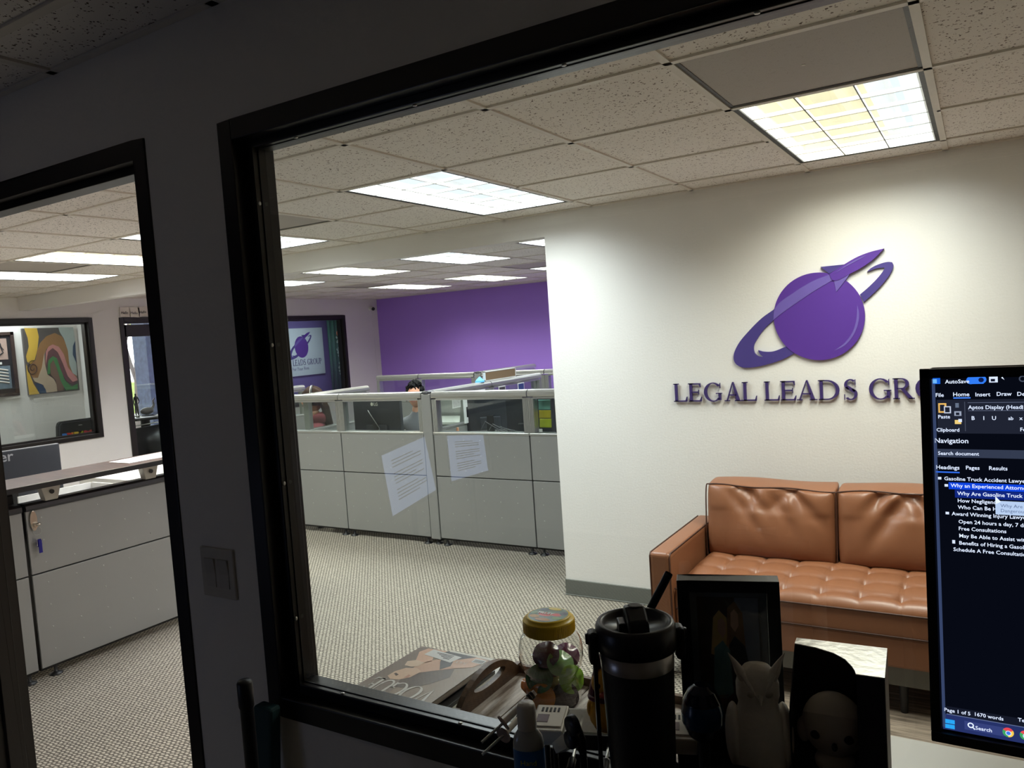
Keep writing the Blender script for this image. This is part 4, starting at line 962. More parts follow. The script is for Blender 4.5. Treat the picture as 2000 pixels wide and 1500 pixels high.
m_red = mat('dusty red hoodie fleece', (142, 62, 74), .85, bump=.2, bscale=200); m_jean = mat('dark trousers', (40, 42, 52), .8)
m_hair1 = mat('dark brown hair', (56, 42, 35), .75, var=.4, scale=60, spec=.15); m_hair2 = mat('black hair', (8, 7, 8), .6, var=.4, scale=60, spec=.12)
seated_person('person in a dusty red hoodie and headset, long dark hair, at the left cubicle', (-5.55, 5.36, 0), -1.0, m_red, m_jean, m_hair1, True, 0, hood=True, headband=True, hz=1.115)
seated_person('person with wavy black hair, only the top of the head above the partition', (-4.72, 5.90, 0), .45, mat('grey shirt', (96, 98, 104), .8), m_jean, m_hair2, False, 0, curls=1, hz=1.095, front=.62)
for (x, y, rz, lab) in ((-5.55, 5.36, -1.0, 'small dark stool under the person in the red hoodie'), (-4.72, 5.90, .45, 'small dark stool under the person with black hair')):
    t = thing('stool', lab, 'stool', (x, y, 0), rz)
    obj('seat', MB().lathe([(.17, .40), (.18, .42), (.18, .44), (.16, .455), (.001, .455)], (0, 0, 0), 28), m_blkpl, t, True)
    obj('column', MB().tube([(0, 0, .02), (0, 0, .40)], .025, 12), m_blkpl, t, True); obj('base', MB().lathe([(.20, 0), (.20, .015), (.03, .03)], (0, 0, 0), 28), m_blkpl, t, True)

# security camera
t = thing('security_camera', 'small white security camera with a black lens near the purple wall corner', 'camera', (LX, 9.62, 2.24))
obj('mount', MB().lathe([(.035, 0), (.03, .02), (.012, .03)], (0, 0, 0), 18, Matrix.Rotation(PI / 2, 4, 'Y')), m_white, t, True)
obj('body', MB().tube([(.03, 0, .01), (.09, -.02, -.01)], .032, 18), m_white, t, True); obj('lens', MB().tube([(.09, -.02, -.01), (.10, -.025, -.014)], .028, 18), m_blkpl, t, True)
obj('wire', MB().tube([(.006, .03, -.03), (.006, .05, -.4), (.006, .06, -.9), (.006, .11, -1.3)], .003, 6), m_white, t, True)

# ================================================================ ROOM BEYOND THE LEFT WINDOW
# swirl painting
PX = -9.298
t = thing('painting', 'unframed canvas of flowing bands in yellow, brown, pink and green', 'painting', (PX, 4.9, 1.74))
py0, py1, pz0, pz1 = 4.605, 5.185, 1.345, 2.105
cols = {'grey': (82, 78, 74), 'yel': (206, 170, 66), 'brn': (146, 108, 66), 'sil': (160, 172, 168), 'pnk': (188, 128, 124), 'mar': (98, 62, 66), 'grn': (62, 124, 70), 'tan': (182, 164, 140), 'blu': (40, 66, 92), 'umb': (112, 88, 72)}
obj('canvas', MB().box(PX, PX + .03, py0, py1, pz0, pz1), mat('painting grey', cols['grey'], .5), t)
def pshape(nm, pts, c, d):
    P = [(PX + .030, py0 + (py1 - py0) * u, pz1 - (pz1 - pz0) * v) for u, v in pts]
    mb = MB(); mb.prism(P, (.0006 * d + .0006, 0, 0)); obj(nm, mb, mat('painting %s' % c, cols[c], .45, var=.12, scale=8), t)
def U(x, y):  # zoomed picture coords -> uv of the canvas
    yt = 437 - (x - 203) / 490 * 62 if x < 700 else 375; yb = 1050 - (x - 268) / 497 * 20; xl = 203 + (y - 437) / 613 * 65; xr = 693 + (y - 375) / 655 * 72
    return ((x - xl) / (xr - xl), (y - yt) / (yb - yt))
shapes = [('paint_band', 'yel', [(222, 430), (340, 420), (358, 500), (345, 620), (320, 720), (280, 760), (250, 740), (240, 690), (265, 600), (255, 520)]),
    ('paint_band', 'yel', [(240, 760), (275, 860), (310, 950), (365, 1042), (270, 1048), (250, 900)]),
    ('paint_band', 'brn', [(340, 640), (370, 560), (430, 490), (510, 450), (580, 480), (630, 560), (655, 700), (665, 800), (735, 890), (700, 900), (620, 760), (560, 640), (500, 590), (430, 610), (400, 700), (395, 800), (360, 880), (310, 900), (280, 860), (265, 800), (290, 750), (330, 720)]),
    ('paint_band', 'sil', [(545, 392), (692, 376), (712, 520), (700, 640), (728, 760), (735, 880), (690, 850), (655, 760), (640, 620), (600, 500), (560, 440)]),
    ('paint_band', 'mar', [(430, 790), (425, 700), (440, 630), (500, 600), (560, 640), (610, 760), (650, 880), (740, 935), (690, 965), (630, 930), (560, 820), (520, 720), (470, 690), (440, 740)]),
    ('paint_band', 'pnk', [(420, 790), (425, 640), (450, 590), (490, 565), (550, 585), (600, 660), (640, 790), (735, 905), (740, 925), (690, 940), (640, 880), (590, 750), (540, 640), (490, 600), (445, 640), (432, 720)]),
    ('paint_band', 'tan', [(410, 650), (415, 760), (440, 860), (500, 905), (530, 960), (535, 1028), (430, 1035), (400, 960), (320, 925), (300, 890), (350, 890), (385, 800)]),
    ('paint_band', 'umb', [(465, 760), (490, 715), (530, 740), (560, 830), (600, 940), (600, 1022), (540, 1028), (520, 920), (470, 860)]),
    ('paint_band', 'grn', [(440, 860), (450, 720), (490, 680), (530, 700), (560, 790), (610, 920), (680, 990), (740, 960), (742, 1015), (620, 1022), (570, 930), (530, 800), (495, 715), (465, 760), (468, 850)]),
    ('paint_band', 'blu', [(320, 940), (380, 950), (420, 1000), (430, 1036), (368, 1040)]),
    ('paint_band', 'blu', [(712, 520), (690, 570), (690, 660), (724, 740), (716, 600)])]
for d, (nm, c, pts) in enumerate(shapes): pshape(nm, [U(*q) for q in pts], c, d)
sp = [(PX + .037, py0 + (py1 - py0) * U(x, y)[0], pz1 - (pz1 - pz0) * U(x, y)[1]) for x, y in [(300 + (10 + 1.9 * k) * math.cos(k * .45), 800 + (10 + 2.6 * k) * math.sin(k * .45)) for k in range(26)]]
obj('paint_spiral', MB().tube(sp, .004, 6), mat('painting dark line', (60, 44, 36), .5), t)
t = thing('picture_frame', 'dark framed picture pair left of the flowing painting', 'picture frame', (PX, 4.2539, 1.696))
obj('frame', MB().box(PX, PX + .03, 3.95, 4.51, 1.355, 1.39).box(PX, PX + .03, 3.95, 4.51, 2.037, 2.072).box(PX, PX + .03, 4.4753, 4.51, 1.355, 2.072).box(PX, PX + .03, 3.95, 3.9847, 1.355, 2.072), mat('dark brown picture frame', (62, 48, 42), .4), t)
obj('mat_board', MB().box(PX, PX + .008, 3.9847, 4.4753, 1.39, 2.037), mat('black mat board', (24, 24, 28), .7), t)
obj('picture', MB().box(PX + .008, PX + .012, 4.2539, 4.4362, 1.766, 2.002), mat('sepia print', (176, 150, 138), .6, var=.3, scale=20), t)
obj('picture_figure', MB().tube([(PX + .013, 4.3667, 1.9496), (PX + .013, 4.3711, 1.8971), (PX + .013, 4.3884, 1.8447), (PX + .013, 4.3407, 1.8097)], .007, 6).tube([(PX + .013, 4.3711, 1.9146), (PX + .013, 4.3971, 1.8709)], .004, 6), m_ink, t)
obj('picture', MB().box(PX + .008, PX + .012, 4.2365, 4.4449, 1.4424, 1.696), mat('blue grey print', (110, 128, 140), .6, var=.5, scale=26), t)
st = MB()
for k in range(5): st.tube([(PX + .013, 4.2452 + .0, 1.6435 - k * .035), (PX + .013, 4.3233, 1.6654 - k * .035), (PX + .013, 4.4188, 1.6435 - k * .035)], .009, 6)
obj('picture_stripe', st, mat('cream stripe', (214, 206, 196), .6), t); obj('plaque', MB().box(PX + .008, PX + .011, 4.306, 4.3667, 1.7135, 1.7397), m_white, t)
# prize board box on a stand
t = thing('prize_board', 'black case with coloured capital letters, low behind the left window', 'board', (-8.95, 4.86, .55))
obj('case', MB().prism([(0, y, z) for y, z in ((-.20, 0), (.30, 0), (.30, .475), (-.13, .475), (-.155, .46), (-.17, .42))], (.05, 0, 0)), mat('black textured case', (20, 21, 23), .5), t, True, bevel=.006)
obj('case_rim', MB().tube([(.05, .30, .455), (.05, -.12, .455), (.05, -.15, .43), (.05, -.185, .1)], .006, 8), m_trimd, t, True)
obj('clasp', MB().box(.05, .06, .06, .10, .405, .412), m_trim, t, True)
obj('shelf_leg', MB().box(.0, .05, -.15, .25, -.55, 0), m_foot, t, True)
cl = [(60, 120, 200), (224, 60, 56), (236, 140, 40), (232, 196, 50), (206, 208, 60), (206, 60, 70), (200, 70, 60), (90, 160, 90), (70, 120, 190), (220, 90, 60)]
yy = -.135
for k, ch in enumerate('PRIZEBOARD'):
    M = Matrix(((0, 0, 1, .052), (1, 0, 0, yy), (0, 1, 0, .245), (0, 0, 0, 1)))
    o = text_mesh(ch, .125, M, mat('sign letter %d' % k, cl[k], .5, emit=cl[k], estr=.0), 'letter', t, bold=.006, ext=.003); o.matrix_parent_inverse = Matrix()
    yy += .036 if ch == 'I' else .05
# hello cards above the door
for k, (y, ro) in enumerate(((5.31, .0), (5.425, -.06), (5.545, .10), (5.68, .02))):
    t = thing('greeting_card', ['leftmost hand-lettered Hello card above the black door frame', 'second Hello card from the left above the door', 'third Hello card, tilted, above the door', 'Hello card half hidden by the door jamb'][k], 'card', (LX + .012, y, 2.170), 0, 'Hello cards above the door')
    t.rotation_euler = (ro, 0, 0)
    obj('card', MB().box(0, .003, 0, .125, 0, .115), mat('cream card', (228, 220, 208), .8), t, True)
    q = text_mesh('Hello', .041, Matrix(((0, 0, 1, .0045), (1, .15, 0, .008), (0, 1, 0, .036), (0, 0, 0, 1))), m_ink, 'lettering', t, bold=.0008); q.matrix_parent_inverse = Matrix()

# ---- sign room beyond the right window of the west wall
t = thing('sign_board', 'pale blue-white square sign with the planet emblem and capitals, behind the far window', 'sign', (-10.49, 9.9, 1.6))
sx0, sx1, sz0, sz1 = 9.17, 10.47, 1.175, 2.03
obj('board', MB().box(-10.499, -10.47, sx0 + .2, sx1, sz0, sz1), mat('pale sign board', (204, 214, 226), .4), t)
def Tsign(v):  # logo wall coordinates -> sign
    s_ = .86; return Vector((-10.468 + (4.22 - v.y - 4.22) * .05 * -1 + 0, 9.94 + (v.x + .70) * .72, 1.70 + (v.z - 1.652) * .84))
def put_sign(nm, pts, mt, d):
    P = [at(*zp(*q), 'y', 4.2) for q in pts]; mb = MB().prism([(-10.470, 9.93 + (q.x + .70) * .74, 1.69 + (q.z - 1.652) * .86) for q in P], (d, 0, 0)); obj(nm, mb, mt, t)
circ = [(1153 + 343 * math.cos(a), 607 + 330 * math.sin(a)) for a in [2 * PI * i / 40 for i in range(40)]]
put_sign('ring', smooth_poly(RING), m_ld, .002); put_sign('ring_tip', smooth_poly(RRING), m_ld, .002); put_sign('planet_disc', circ, m_lp, .003); put_sign('band', smooth_poly(BAND), m_ll, .0045)
put_sign('rocket_fin', FIN1, m_ld, .005); put_sign('rocket_fin', FIN2, m_ll, .005); put_sign('rocket', smooth_poly(ROCK), m_lp, .006)
def sign_text(txt, y_end, z, h, gap, mt, small=False):
    W = {'L': .62, 'E': .64, 'G': .85, 'A': .84, 'D': .95, 'S': .66, 'R': .85, 'O': 1.0, 'U': .85, 'P': .72, ' ': .35}
    tot = sum(W[c] + gap for c in txt) * h * .72; y = y_end - tot; mb = MB()
    for c in txt:
        if c != ' ':
            M = Matrix(((0, 0, 1, -10.4695), (h * .72, 0, 0, y), (0, h, 0, z), (0, 0, 0, 1)))
            mb2 = letter_mesh(c, W[c], M, .002); mb.add(mb2.v, mb2.f)
        y += (W[c] + gap) * h * .72
    obj('lettering', mb, mt, t)
sign_text('LEGAL LEADS GROUP', 10.40, 1.362, .105, .10, m_lt)
o = text_mesh('Counsel For Your Firm', .085, Matrix(((0, 0, 1, -10.468), (.8, 0, 0, 9.42), (0, 1, 0, 1.272), (0, 0, 0, 1))), m_lt, 'lettering', t)
t = thing('curtain', 'dark green embroidered hanging beside the sign, behind the far window', 'curtain', (-10.1, 10.6, 1.2))
cv = MB(); n = 40
for i in range(n + 1):
    for z in (.3, 2.3): cv.v.append((-10.15 + .035 * math.sin(i * .9), 10.28 + .62 * i / n, z))
for i in range(n): cv.f.append((2 * i, 2 * i + 2, 2 * i + 3, 2 * i + 1)); cv.sm.append(True)
o = obj('cloth', cv, mat('dark green cloth', (28, 66, 56), .8), t); sd = o.modifiers.new('s', 'SOLIDIFY'); sd.thickness = .004
em = MB(); rnd = random.Random(8)
for k in range(26):
    y = 10.50 + rnd.uniform(-.06, .12); z = 1.15 + k * .028; p = [(-10.105, y + .02 * math.sin(q), z + .02 * math.cos(q * 1.3)) for q in range(5)]; em.tube(p, .004, 5)
obj('embroidery', em, mat('white thread', (190, 200, 200), .8), t)['kind'] = 'stuff'
obj('embroidery_flower', MB().ball((-10.105, 10.50, 1.90), .004, .04, .05, 14, 8).tube([(-10.10, 10.54, 1.85), (-10.10, 10.56, 1.72)], .008, 6), mat('rust thread', (168, 96, 70), .8), t)

# ---- beyond the glass door: lobby, window, street
t = thing('lobby_table', 'dark glossy table beyond the glass door', 'table', (-9.75, 6.3, 0))
obj('top', MB().lathe([(.001, .87), (.55, .87), (.57, .89), (.55, .905), (.001, .905)], (0, 0, 0), 40), mat('gloss black lacquer', (14, 14, 18), .15), t, True)
obj('pedestal', MB().lathe([(.3, 0), (.3, .02), (.08, .06), (.06, .87)], (0, 0, 0), 24), m_blkpl, t, True)
for (x, y, rz) in ((-8.98, 5.86, .3), (-8.99, 6.55, -1.2)):
    t = thing('lobby_chair', 'dark curved chair in front of the lobby table' if y < 6 else 'dark curved chair at the right of the lobby table', 'chair', (x, y, 0), rz, 'dark lobby chairs')
    ch = MB(); n = 18
    for i in range(n + 1):
        a = -2.2 + 4.4 * i / n
        for z in (.40, .60, .80 + .05 * math.cos(a * .7)): ch.v.append((.27 * math.cos(a), .27 * math.sin(a), z))
    for i in range(n):
        for k in range(2): q = i * 3 + k; ch.f.append((q, q + 3, q + 4, q + 1)); ch.sm.append(True)
    o = obj('backrest', ch, mat('dark leather', (26, 25, 30), .3), t, True); sd = o.modifiers.new('s', 'SOLIDIFY'); sd.thickness = .03
    obj('seat', MB().lathe([(.0, .40), (.25, .40), (.26, .44), (.22, .47), (.0, .47)], (0, 0, 0), 24), mat('dark leather', (26, 25, 30), .3), t, True)
    obj('chrome_trim', MB().tube([(.275 * math.cos(a), .275 * math.sin(a), .86 + .05 * math.cos(a * .7) - .03) for a in [-2.2 + 4.4 * i / 24 for i in range(25)]], .007, 6), m_trim, t, True)
    for k in range(4):
        a = PI / 4 + k * PI / 2; obj('leg', MB().tube([(.17 * math.cos(a), .17 * math.sin(a), .40), (.22 * math.cos(a), .22 * math.sin(a), 0)], [.016, .010], 8), m_blkpl, t, True)
t = thing('figurine', 'dark figurine of a standing woman with hand on hip on the lobby table', 'figurine', (-9.72, 6.175, .905))
f = t
m_br = mat('dark bronze', (40, 32, 30), .4)
J = [((0, 0, .15), (.024, .020)), ((0, 0, .20), (.017, .015)), ((0, 0, .25), (.026, .018)), ((0, 0, .285), (.008, .008)), ((0, 0, .31), (.017, .018)), ((-.02, 0, .08), (.014, .014)), ((-.022, 0, .01), (.008, .008)), ((.02, 0, .08), (.014, .014)), ((.024, 0, .01), (.008, .008)), ((.034, 0, .255), (.008, .008)), ((.062, 0, .20), (.007, .007)), ((.028, -.01, .165), (.006, .006)), ((-.034, 0, .255), (.008, .008)), ((-.045, 0, .19), (.007, .007)), ((-.04, -.01, .13), (.006, .006))]
o = skin_body('body', J, [(0, 1), (1, 2), (2, 3), (3, 4), (0, 5), (5, 6), (0, 7), (7, 8), (2, 9), (9, 10), (10, 11), (2, 12), (12, 13), (13, 14)], m_br, t)
o.rotation_euler = (0, 0, 1.9); obj('base', MB().lathe([(.04, 0), (.04, .008)], (0, 0, 0), 20), m_br, t, True)
t = thing('swan_ornament', 'grey ornament with an upright neck beside the figurine', 'ornament', (-9.78, 6.36, .905))
obj('body', MB().ball((0, 0, .05), .05, .10, .05, 18, 10), mat('grey ceramic', (120, 118, 116), .4), t, True); obj('neck', MB().tube([(0, .06, .06), (0, .11, .12), (0, .10, .18), (0, .13, .21)], [.024, .016, .012, .010], 10), mat('grey ceramic', (120, 118, 116), .4), t, True)
# street side
tag(obj('stone_column', MB().box(-12.8, -12.4, 8.17, 9.2, 0, 3.2), mat('blue grey speckled granite', (44, 52, 68), .8, var=.85, scale=16, bump=.4, bscale=60), bevel=.01), 'blue grey speckled stone column outside the glass door', 'column')
struct('ground', MB().box(-30, -12.0, -4, 22, -.12, -.02), mat('pale concrete paving', (188, 186, 180), .9))
t = thing('tree', 'bare-branched tree with sparse yellow green leaves outside the door', 'tree', (-15.5, 9.85, 0))
rnd = random.Random(11); tr = MB(); lf = MB()
def branch(p, d, L_, r, lv):
    q = p + d * L_ * .5 + Vector((rnd.uniform(-.1, .1), rnd.uniform(-.1, .1), 0)) * L_; e = p + d * L_
    tr.tube([p, q, e], [r, r * .8, r * .6], 6)
    if lv == 0:
        for _ in range(12):
            c = e + Vector([rnd.uniform(-.3, .3) for _ in range(3)]); u = Vector([rnd.uniform(-1, 1) for _ in range(3)]).normalized() * .05; v = u.orthogonal().normalized() * .03
            lf.add([c - u, c - v, c + u, c + v], [(0, 1, 2, 3)])
        return
    for _ in range(3):
        nd = (d + Vector((rnd.uniform(-.8, .8), rnd.uniform(-.8, .8), rnd.uniform(-.2, .6)))).normalized(); branch(e, nd, L_ * .72, r * .6, lv - 1)
branch(Vector((-15.5, 9.85, 0)), Vector((0, .05, 1)).normalized(), 1.2, .09, 5)
obj('trunk', tr, mat('grey brown bark', (92, 84, 80), .9), t)
o = obj('foliage', lf, mat('yellow green leaves', (168, 186, 84), .8), t); o['kind'] = 'stuff'
tag(obj('hedge', MB().box(-19, -18, 2, 16, 0, 1.1), mat('pale sunlit hedge', (150, 168, 96), .9, var=.6, scale=12, bump=.6, bscale=30)), 'low sunlit hedge behind the tree outside', 'hedge')

# ================================================================ SHELF OUTSIDE THE WINDOW AND ITS THINGS
ZS = .862
m_lam = mat('off white laminate top', (222, 218, 208), .35, var=.05, scale=12)
t = thing('side_cabinet', 'low off-white topped cabinet under the window on the reception side', 'cabinet', (-.4, 1.38, 0))
obj('top', MB().box(-1.19, .9, NY1 + .002, 1.555, ZS - .022, ZS), m_lam, t, bevel=.002)
obj('carcass', MB().box(-1.17, .88, NY1 + .01, 1.53, .06, ZS - .022), mat('grey cabinet body', (140, 138, 132), .5), t)
obj('plinth', MB().box(-1.15, .86, NY1 + .02, 1.50, 0, .06), m_foot, t)
for k in range(4):
    x0 = -1.168 + k * .512; d = obj('door', MB().box(x0 + .003, x0 + .509, 1.53, 1.548, .065, ZS - .027), mat('cabinet door grey', (150, 148, 142), .5), t, bevel=.002)
    obj('handle', MB().tube([(x0 + .46, 1.548, .70), (x0 + .46, 1.565, .70), (x0 + .46, 1.565, .58), (x0 + .46, 1.548, .58)], .004, 8), m_trim, d)
# tray of weathered planks
m_tray = woodmat('weathered grey planks', (120, 104, 94), (222, 212, 202), (30, 3, 30), .55); m_trayd = woodmat('dark walnut tray wood', (76, 54, 36), (120, 90, 62), (40, 6, 20), .45)
t = thing('serving_tray', 'rustic wooden serving tray with cut-out handle, jar standing on it', 'tray', (-.72, 1.38, ZS))
tx0, tx1, ty0, ty1 = -.985, -.42, 1.232, 1.500
k = 0; xx = tx0
while k < 5:
    y0 = ty0 + (ty1 - ty0) * 0; w_ = (tx1 - tx0) / 5
    obj('plank', MB().box(xx + .0012, xx + w_ - .0012, ty0, ty1, ZS + .002, ZS + .012), m_tray, t, bevel=.001); xx += w_; k += 1
def tray_end(x, sgn):
    y0, y1 = ty0, ty1; n = 14; top = []
    for i in range(n + 1):
        u = i / n; top.append((y0 + (y1 - y0) * u, ZS + .034 + .046 * max(0, math.sin(PI * min(1, max(0, (u - .08) / .84)))) ** .7))
    hole = [(y0 + (y1 - y0) * (.5 + .24 * math.cos(a)), ZS + .049 + .013 * math.sin(a)) for a in [2 * PI * i / 24 for i in range(24)]]
    bm = bmesh.new(); ov = [bm.verts.new((0, y, z)) for y, z in [(y0, ZS + .0)] + top + [(y1, ZS + .0)]]; hv = [bm.verts.new((0, y, z)) for y, z in hole]
    es = [bm.edges.new((ov[i], ov[(i + 1) % len(ov)])) for i in range(len(ov))] + [bm.edges.new((hv[i], hv[(i + 1) % 24])) for i in range(24)]
    bmesh.ops.triangle_fill(bm, use_beauty=True, edges=es)
    r = bmesh.ops.extrude_face_region(bm, geom=bm.faces[:]); bmesh.ops.translate(bm, verts=[v for v in r['geom'] if isinstance(v, bmesh.types.BMVert)], vec=(.014, 0, 0))
    bmesh.ops.translate(bm, verts=bm.verts, vec=(x, 0, 0)); bmesh.ops.recalc_face_normals(bm, faces=bm.faces)
    me = bpy.data.meshes.new('end_board'); bm.to_mesh(me); bm.free(); me.materials.append(m_trayd); return placed('end_board', me, t)
tray_end(tx0 + .028, 1); tray_end(tx1 - .03, -1)
obj('side_board', MB().box(tx0 + .03, tx1 - .02, ty1 - .012, ty1, ZS + .012, ZS + .030).box(tx0 + .03, tx1 - .02, ty0, ty0 + .01, ZS + .012, ZS + .030), m_trayd, t)
# magazines, three in a stack
def mag_print(t, M):
    """cover art in local coords: x 0..w (reader's left to right), y 0..h (bottom to top)"""
    w_, h_ = .203, .272
    def poly(nm, pts, c, d, var=.1, n=3):
        mb = MB().prism([(x, y, d * .0002) for x, y in pts], (0, 0, .0002), M); obj(nm, mb, mat('cover ' + nm + str(c[0]), c, .3, var=var, scale=14, coat=.3), t)
    return poly
m_cov = mat('glossy grey brown magazine cover', (176, 162, 150), .22, var=.25, scale=9, coat=.6)
Zm = ZS
for k, (dx, dy, rz, th, lab, c) in enumerate([(.012, -.006, .03, .008, 'bottom magazine of the stack by the window', (60, 58, 58)), (-.004, .004, -.03, .008, 'middle magazine of the stack, blue grey cover edge', (110, 124, 140)), (0, 0, 0, .012, 'top magazine, a fashion cover with a reclining figure, seen upside down', (130, 116, 104))]):
    t = thing('magazine', lab, 'magazine', (-1.02 + dx, 1.488 + dy, Zm), PI + rz - .02 + .0, 'stack of magazines by the window')
    # local origin = cover's lower left for an upright reader (far right corner from the camera), x towards -X, y towards -Y
    obj('pages', MB().box(.002, .211, .001, .255, .0008, th - .0008), mat('magazine page edges', (196, 190, 178), .8, var=.15, scale=300), t, True)
    obj('cover', MB().box(0, .215, 0, .257, th - .0008, th).box(0, .215, 0, .257, 0, .0008).box(0, .001, 0, .257, 0, th), m_cov if k == 2 else mat('magazine cover %d' % k, c, .3), t, True)
    Zm += th
    if k == 2:
        I = Matrix.Translation((0, 0, th))
        def pp(nm, pts, c, d, var=.12):
            mb = MB().prism([(x * .215, y * .257, .0001 + d * .0001) for x, y in pts], (0, 0, .0001), I)
            obj(nm, mb, mat('cover ink %d %d %d' % c, tuple(min(238, int(q * 1.22)) for q in c), .28, var=var, scale=25, coat=.4), t, True)
        # u from reader's left; v from bottom. In the photo: spine on the right = reader's left
        pp('printed_backdrop', [(.75, 0), (1, 0), (1, 1), (.55, 1), (.62, .5)], (116, 104, 96), 0)
        pp('printed_hair', [(.25, .30), (.45, .34), (.62, .45), (.66, .62), (.60, .80), (.42, .78), (.28, .62), (.18, .45)], (74, 58, 46), 1, .35)
        pp('printed_shoulder', [(.02, .02), (.20, .0), (.40, .10), (.60, .20), (.72, .34), (.70, .46), (.58, .50), (.44, .40), (.26, .28), (.10, .20)], (182, 146, 124), 2)
        pp('printed_arm', [(.62, .0), (.88, .02), (.92, .12), (.80, .30), (.70, .36), (.62, .24), (.70, .12)], (196, 158, 136), 2)
        pp('printed_dress', [(.20, .0), (.62, .0), (.58, .12), (.52, .22), (.40, .36), (.34, .26), (.40, .14)], (44, 42, 44), 3)
        pp('printed_face', [(.56, .46), (.66, .42), (.78, .46), (.84, .56), (.84, .66), (.76, .70), (.66, .68), (.58, .60)], (206, 166, 142), 3)
        pp('printed_hand', [(.66, .30), (.80, .28), (.88, .34), (.84, .42), (.74, .42), (.68, .38)], (210, 172, 150), 4)
        pp('printed_brow', [(.74, .60), (.80, .58), (.81, .60), (.75, .63)], (60, 44, 36), 5)
        pp('printed_ear', [(.60, .57), (.64, .56), (.64, .63), (.60, .62)], (176, 130, 108), 5)
        pp('address_label', [(.36, .06), (.80, .02), (.82, .15), (.40, .20)], (236, 234, 228), 5, .02)
        pp('barcode_patch', [(.04, .03), (.19, .03), (.19, .11), (.04, .11)], (232, 230, 226), 5, .02)
        bc = MB()
        for q in range(9): bc.box(.215 * (.055 + q * .014), .215 * (.055 + q * .014 + .006), .257 * .045, .257 * .10, th + .0007, th + .0008)
        obj('barcode', bc, m_ink, t, True)
        ad = MB()
        for q in range(4): ad.box(.215 * .46, .215 * (.70 - .05 * q), .257 * (.065 + q * .025), .257 * (.075 + q * .025), th + .0007, th + .0008)
        obj('address_print', ad, m_ink, t, True)
        # masthead: capitals across the head of the cover
        mt = mat('masthead white ink', (232, 228, 222), .3); x = .012
        for ch, w_ in (('V', .9), ('O', 1.0), ('G', .95), ('U', .85), ('E', .62)):
            M = Matrix.Translation((x, .257 - .074, th + .0006)) @ Matrix.Diagonal((.045, .066, 1, 1))
            obj('masthead_letter', letter_mesh(ch, w_, M, .0002), mt, t, True); x += .045 * w_ * .93 + .0005
        q = text_mesh('JULY', .016, Matrix.Translation((.045, .036, th + .0008)), mt, 'issue_print', t); q.matrix_parent_inverse = Matrix()

# ---- jelly jar
JC = Vector((-.803, 1.398, ZS + .012))
m_pet = glass('clear jar plastic', (250, 250, 248), .01, 1.55, 2.2)
m_ylid = mat('mustard yellow plastic lid', (232, 192, 28), .35, var=.04)
t = thing('jelly_jar', 'clear plastic jar with a yellow screw lid holding jelly cups on the tray', 'jar', JC)
pr = [(.045, 0), (.056, .002), (.061, .012), (.062, .035), (.058, .055), (.055, .062), (.058, .070), (.066, .085), (.070, .105), (.069, .125), (.064, .142), (.055, .152), (.050, .156), (.050, .162)]
obj('body', MB().lathe(pr, (0, 0, 0), 56), m_pet, t, True)
lid = obj('lid', MB().lathe([(.054, .155), (.0555, .157), (.0555, .181), (.054, .184), (.049, .184), (.048, .189), (.045, .191), (.0001, .191)], (0, 0, 0), 56), m_ylid, t, True)
rd = MB()
for k in range(80):
    a = 2 * PI * k / 80; rd.box(.0553, .0562, -.0007, .0007, .158, .180, Matrix.Rotation(a, 4, 'Z'))
o = obj('lid_rib', rd, m_ylid, lid, True); o['kind'] = 'stuff'
lb = MB().lathe([(.043, .1912), (.0001, .1914)], (0, 0, 0), 48); obj('lid_label', lb, mat('fruit lid label', (84, 108, 84), .35, var=.7, scale=45), lid, True)
rnd = random.Random(5)
for k, (c, x, y, rx, ry) in enumerate([((226, 60, 56), -.006, -.002, .016, .010), ((226, 70, 66), .018, .003, .012, .008), ((206, 150, 70), -.024, -.018, .012, .008), ((120, 160, 80), .028, -.014, .011, .007), ((70, 66, 80), .030, .014, .009, .009), ((66, 76, 86), -.020, .022, .011, .007), ((236, 206, 70), .0, .032, .016, .007), ((200, 140, 80), .002, -.030, .018, .008), ((120, 150, 110), -.034, .0, .007, .010)]):
    obj('label_fruit', MB().lathe([(1, .1914), (.001, .1917)], (0, 0, 0), 16, Matrix.Translation((x, y, k * .00004)) @ Matrix.Diagonal((rx, ry, 1, 1))), mat('label patch %d' % k, c, .4, var=.15, scale=60), lid, True)
q = text_mesh('FRUIT', .014, Matrix.Translation((-.026, -.002, .1922)), mat('label white ink', (240, 236, 230), .4), 'label_print', lid, bold=.0006); q.matrix_parent_inverse = Matrix()
# jelly cups inside the jar
def jcol(nm, c): return mat(nm, c, .18, var=.15, scale=30, coat=.6)
CUPS = [('orange jelly cup at the front bottom of the jar', (226, 138, 20), (-.020, -.032, .018), .4, (1.35, 0, 0)), ('orange jelly cup low on the left in the jar', (222, 120, 18), (-.034, .004, .018), 1.2, (.3, .2, 0)),
    ('dark purple jelly cup at the bottom right of the jar', (54, 20, 40), (.020, -.028, .016), 0, (1.3, .2, 0)), ('pineapple jelly cup with a green lid facing out', (206, 176, 40), (-.028, -.020, .050), 0, (1.25, -.2, -.4)),
    ('bright green jelly cup on the right in the jar', (130, 200, 30), (.026, -.024, .050), .5, (1.3, .3, .5)), ('pale green jelly cup lying across the jar', (128, 190, 90), (.018, -.006, .066), 1, (.9, .9, .2)),
    ('purple jelly cup on top in the jar', (84, 26, 62), (-.006, .008, .082), 0, (.8, 0, .3)), ('magenta jelly cup at the top right in the jar', (104, 28, 88), (.030, .018, .072), 0, (.6, .5, 0)),
    ('dark red jelly cup at the back of the jar', (90, 24, 40), (.0, .030, .040), 0, (.4, 0, .2)), ('yellow jelly cup at the middle of the jar', (214, 180, 34), (.0, .0, .022), 0, (.2, .1, 0))]
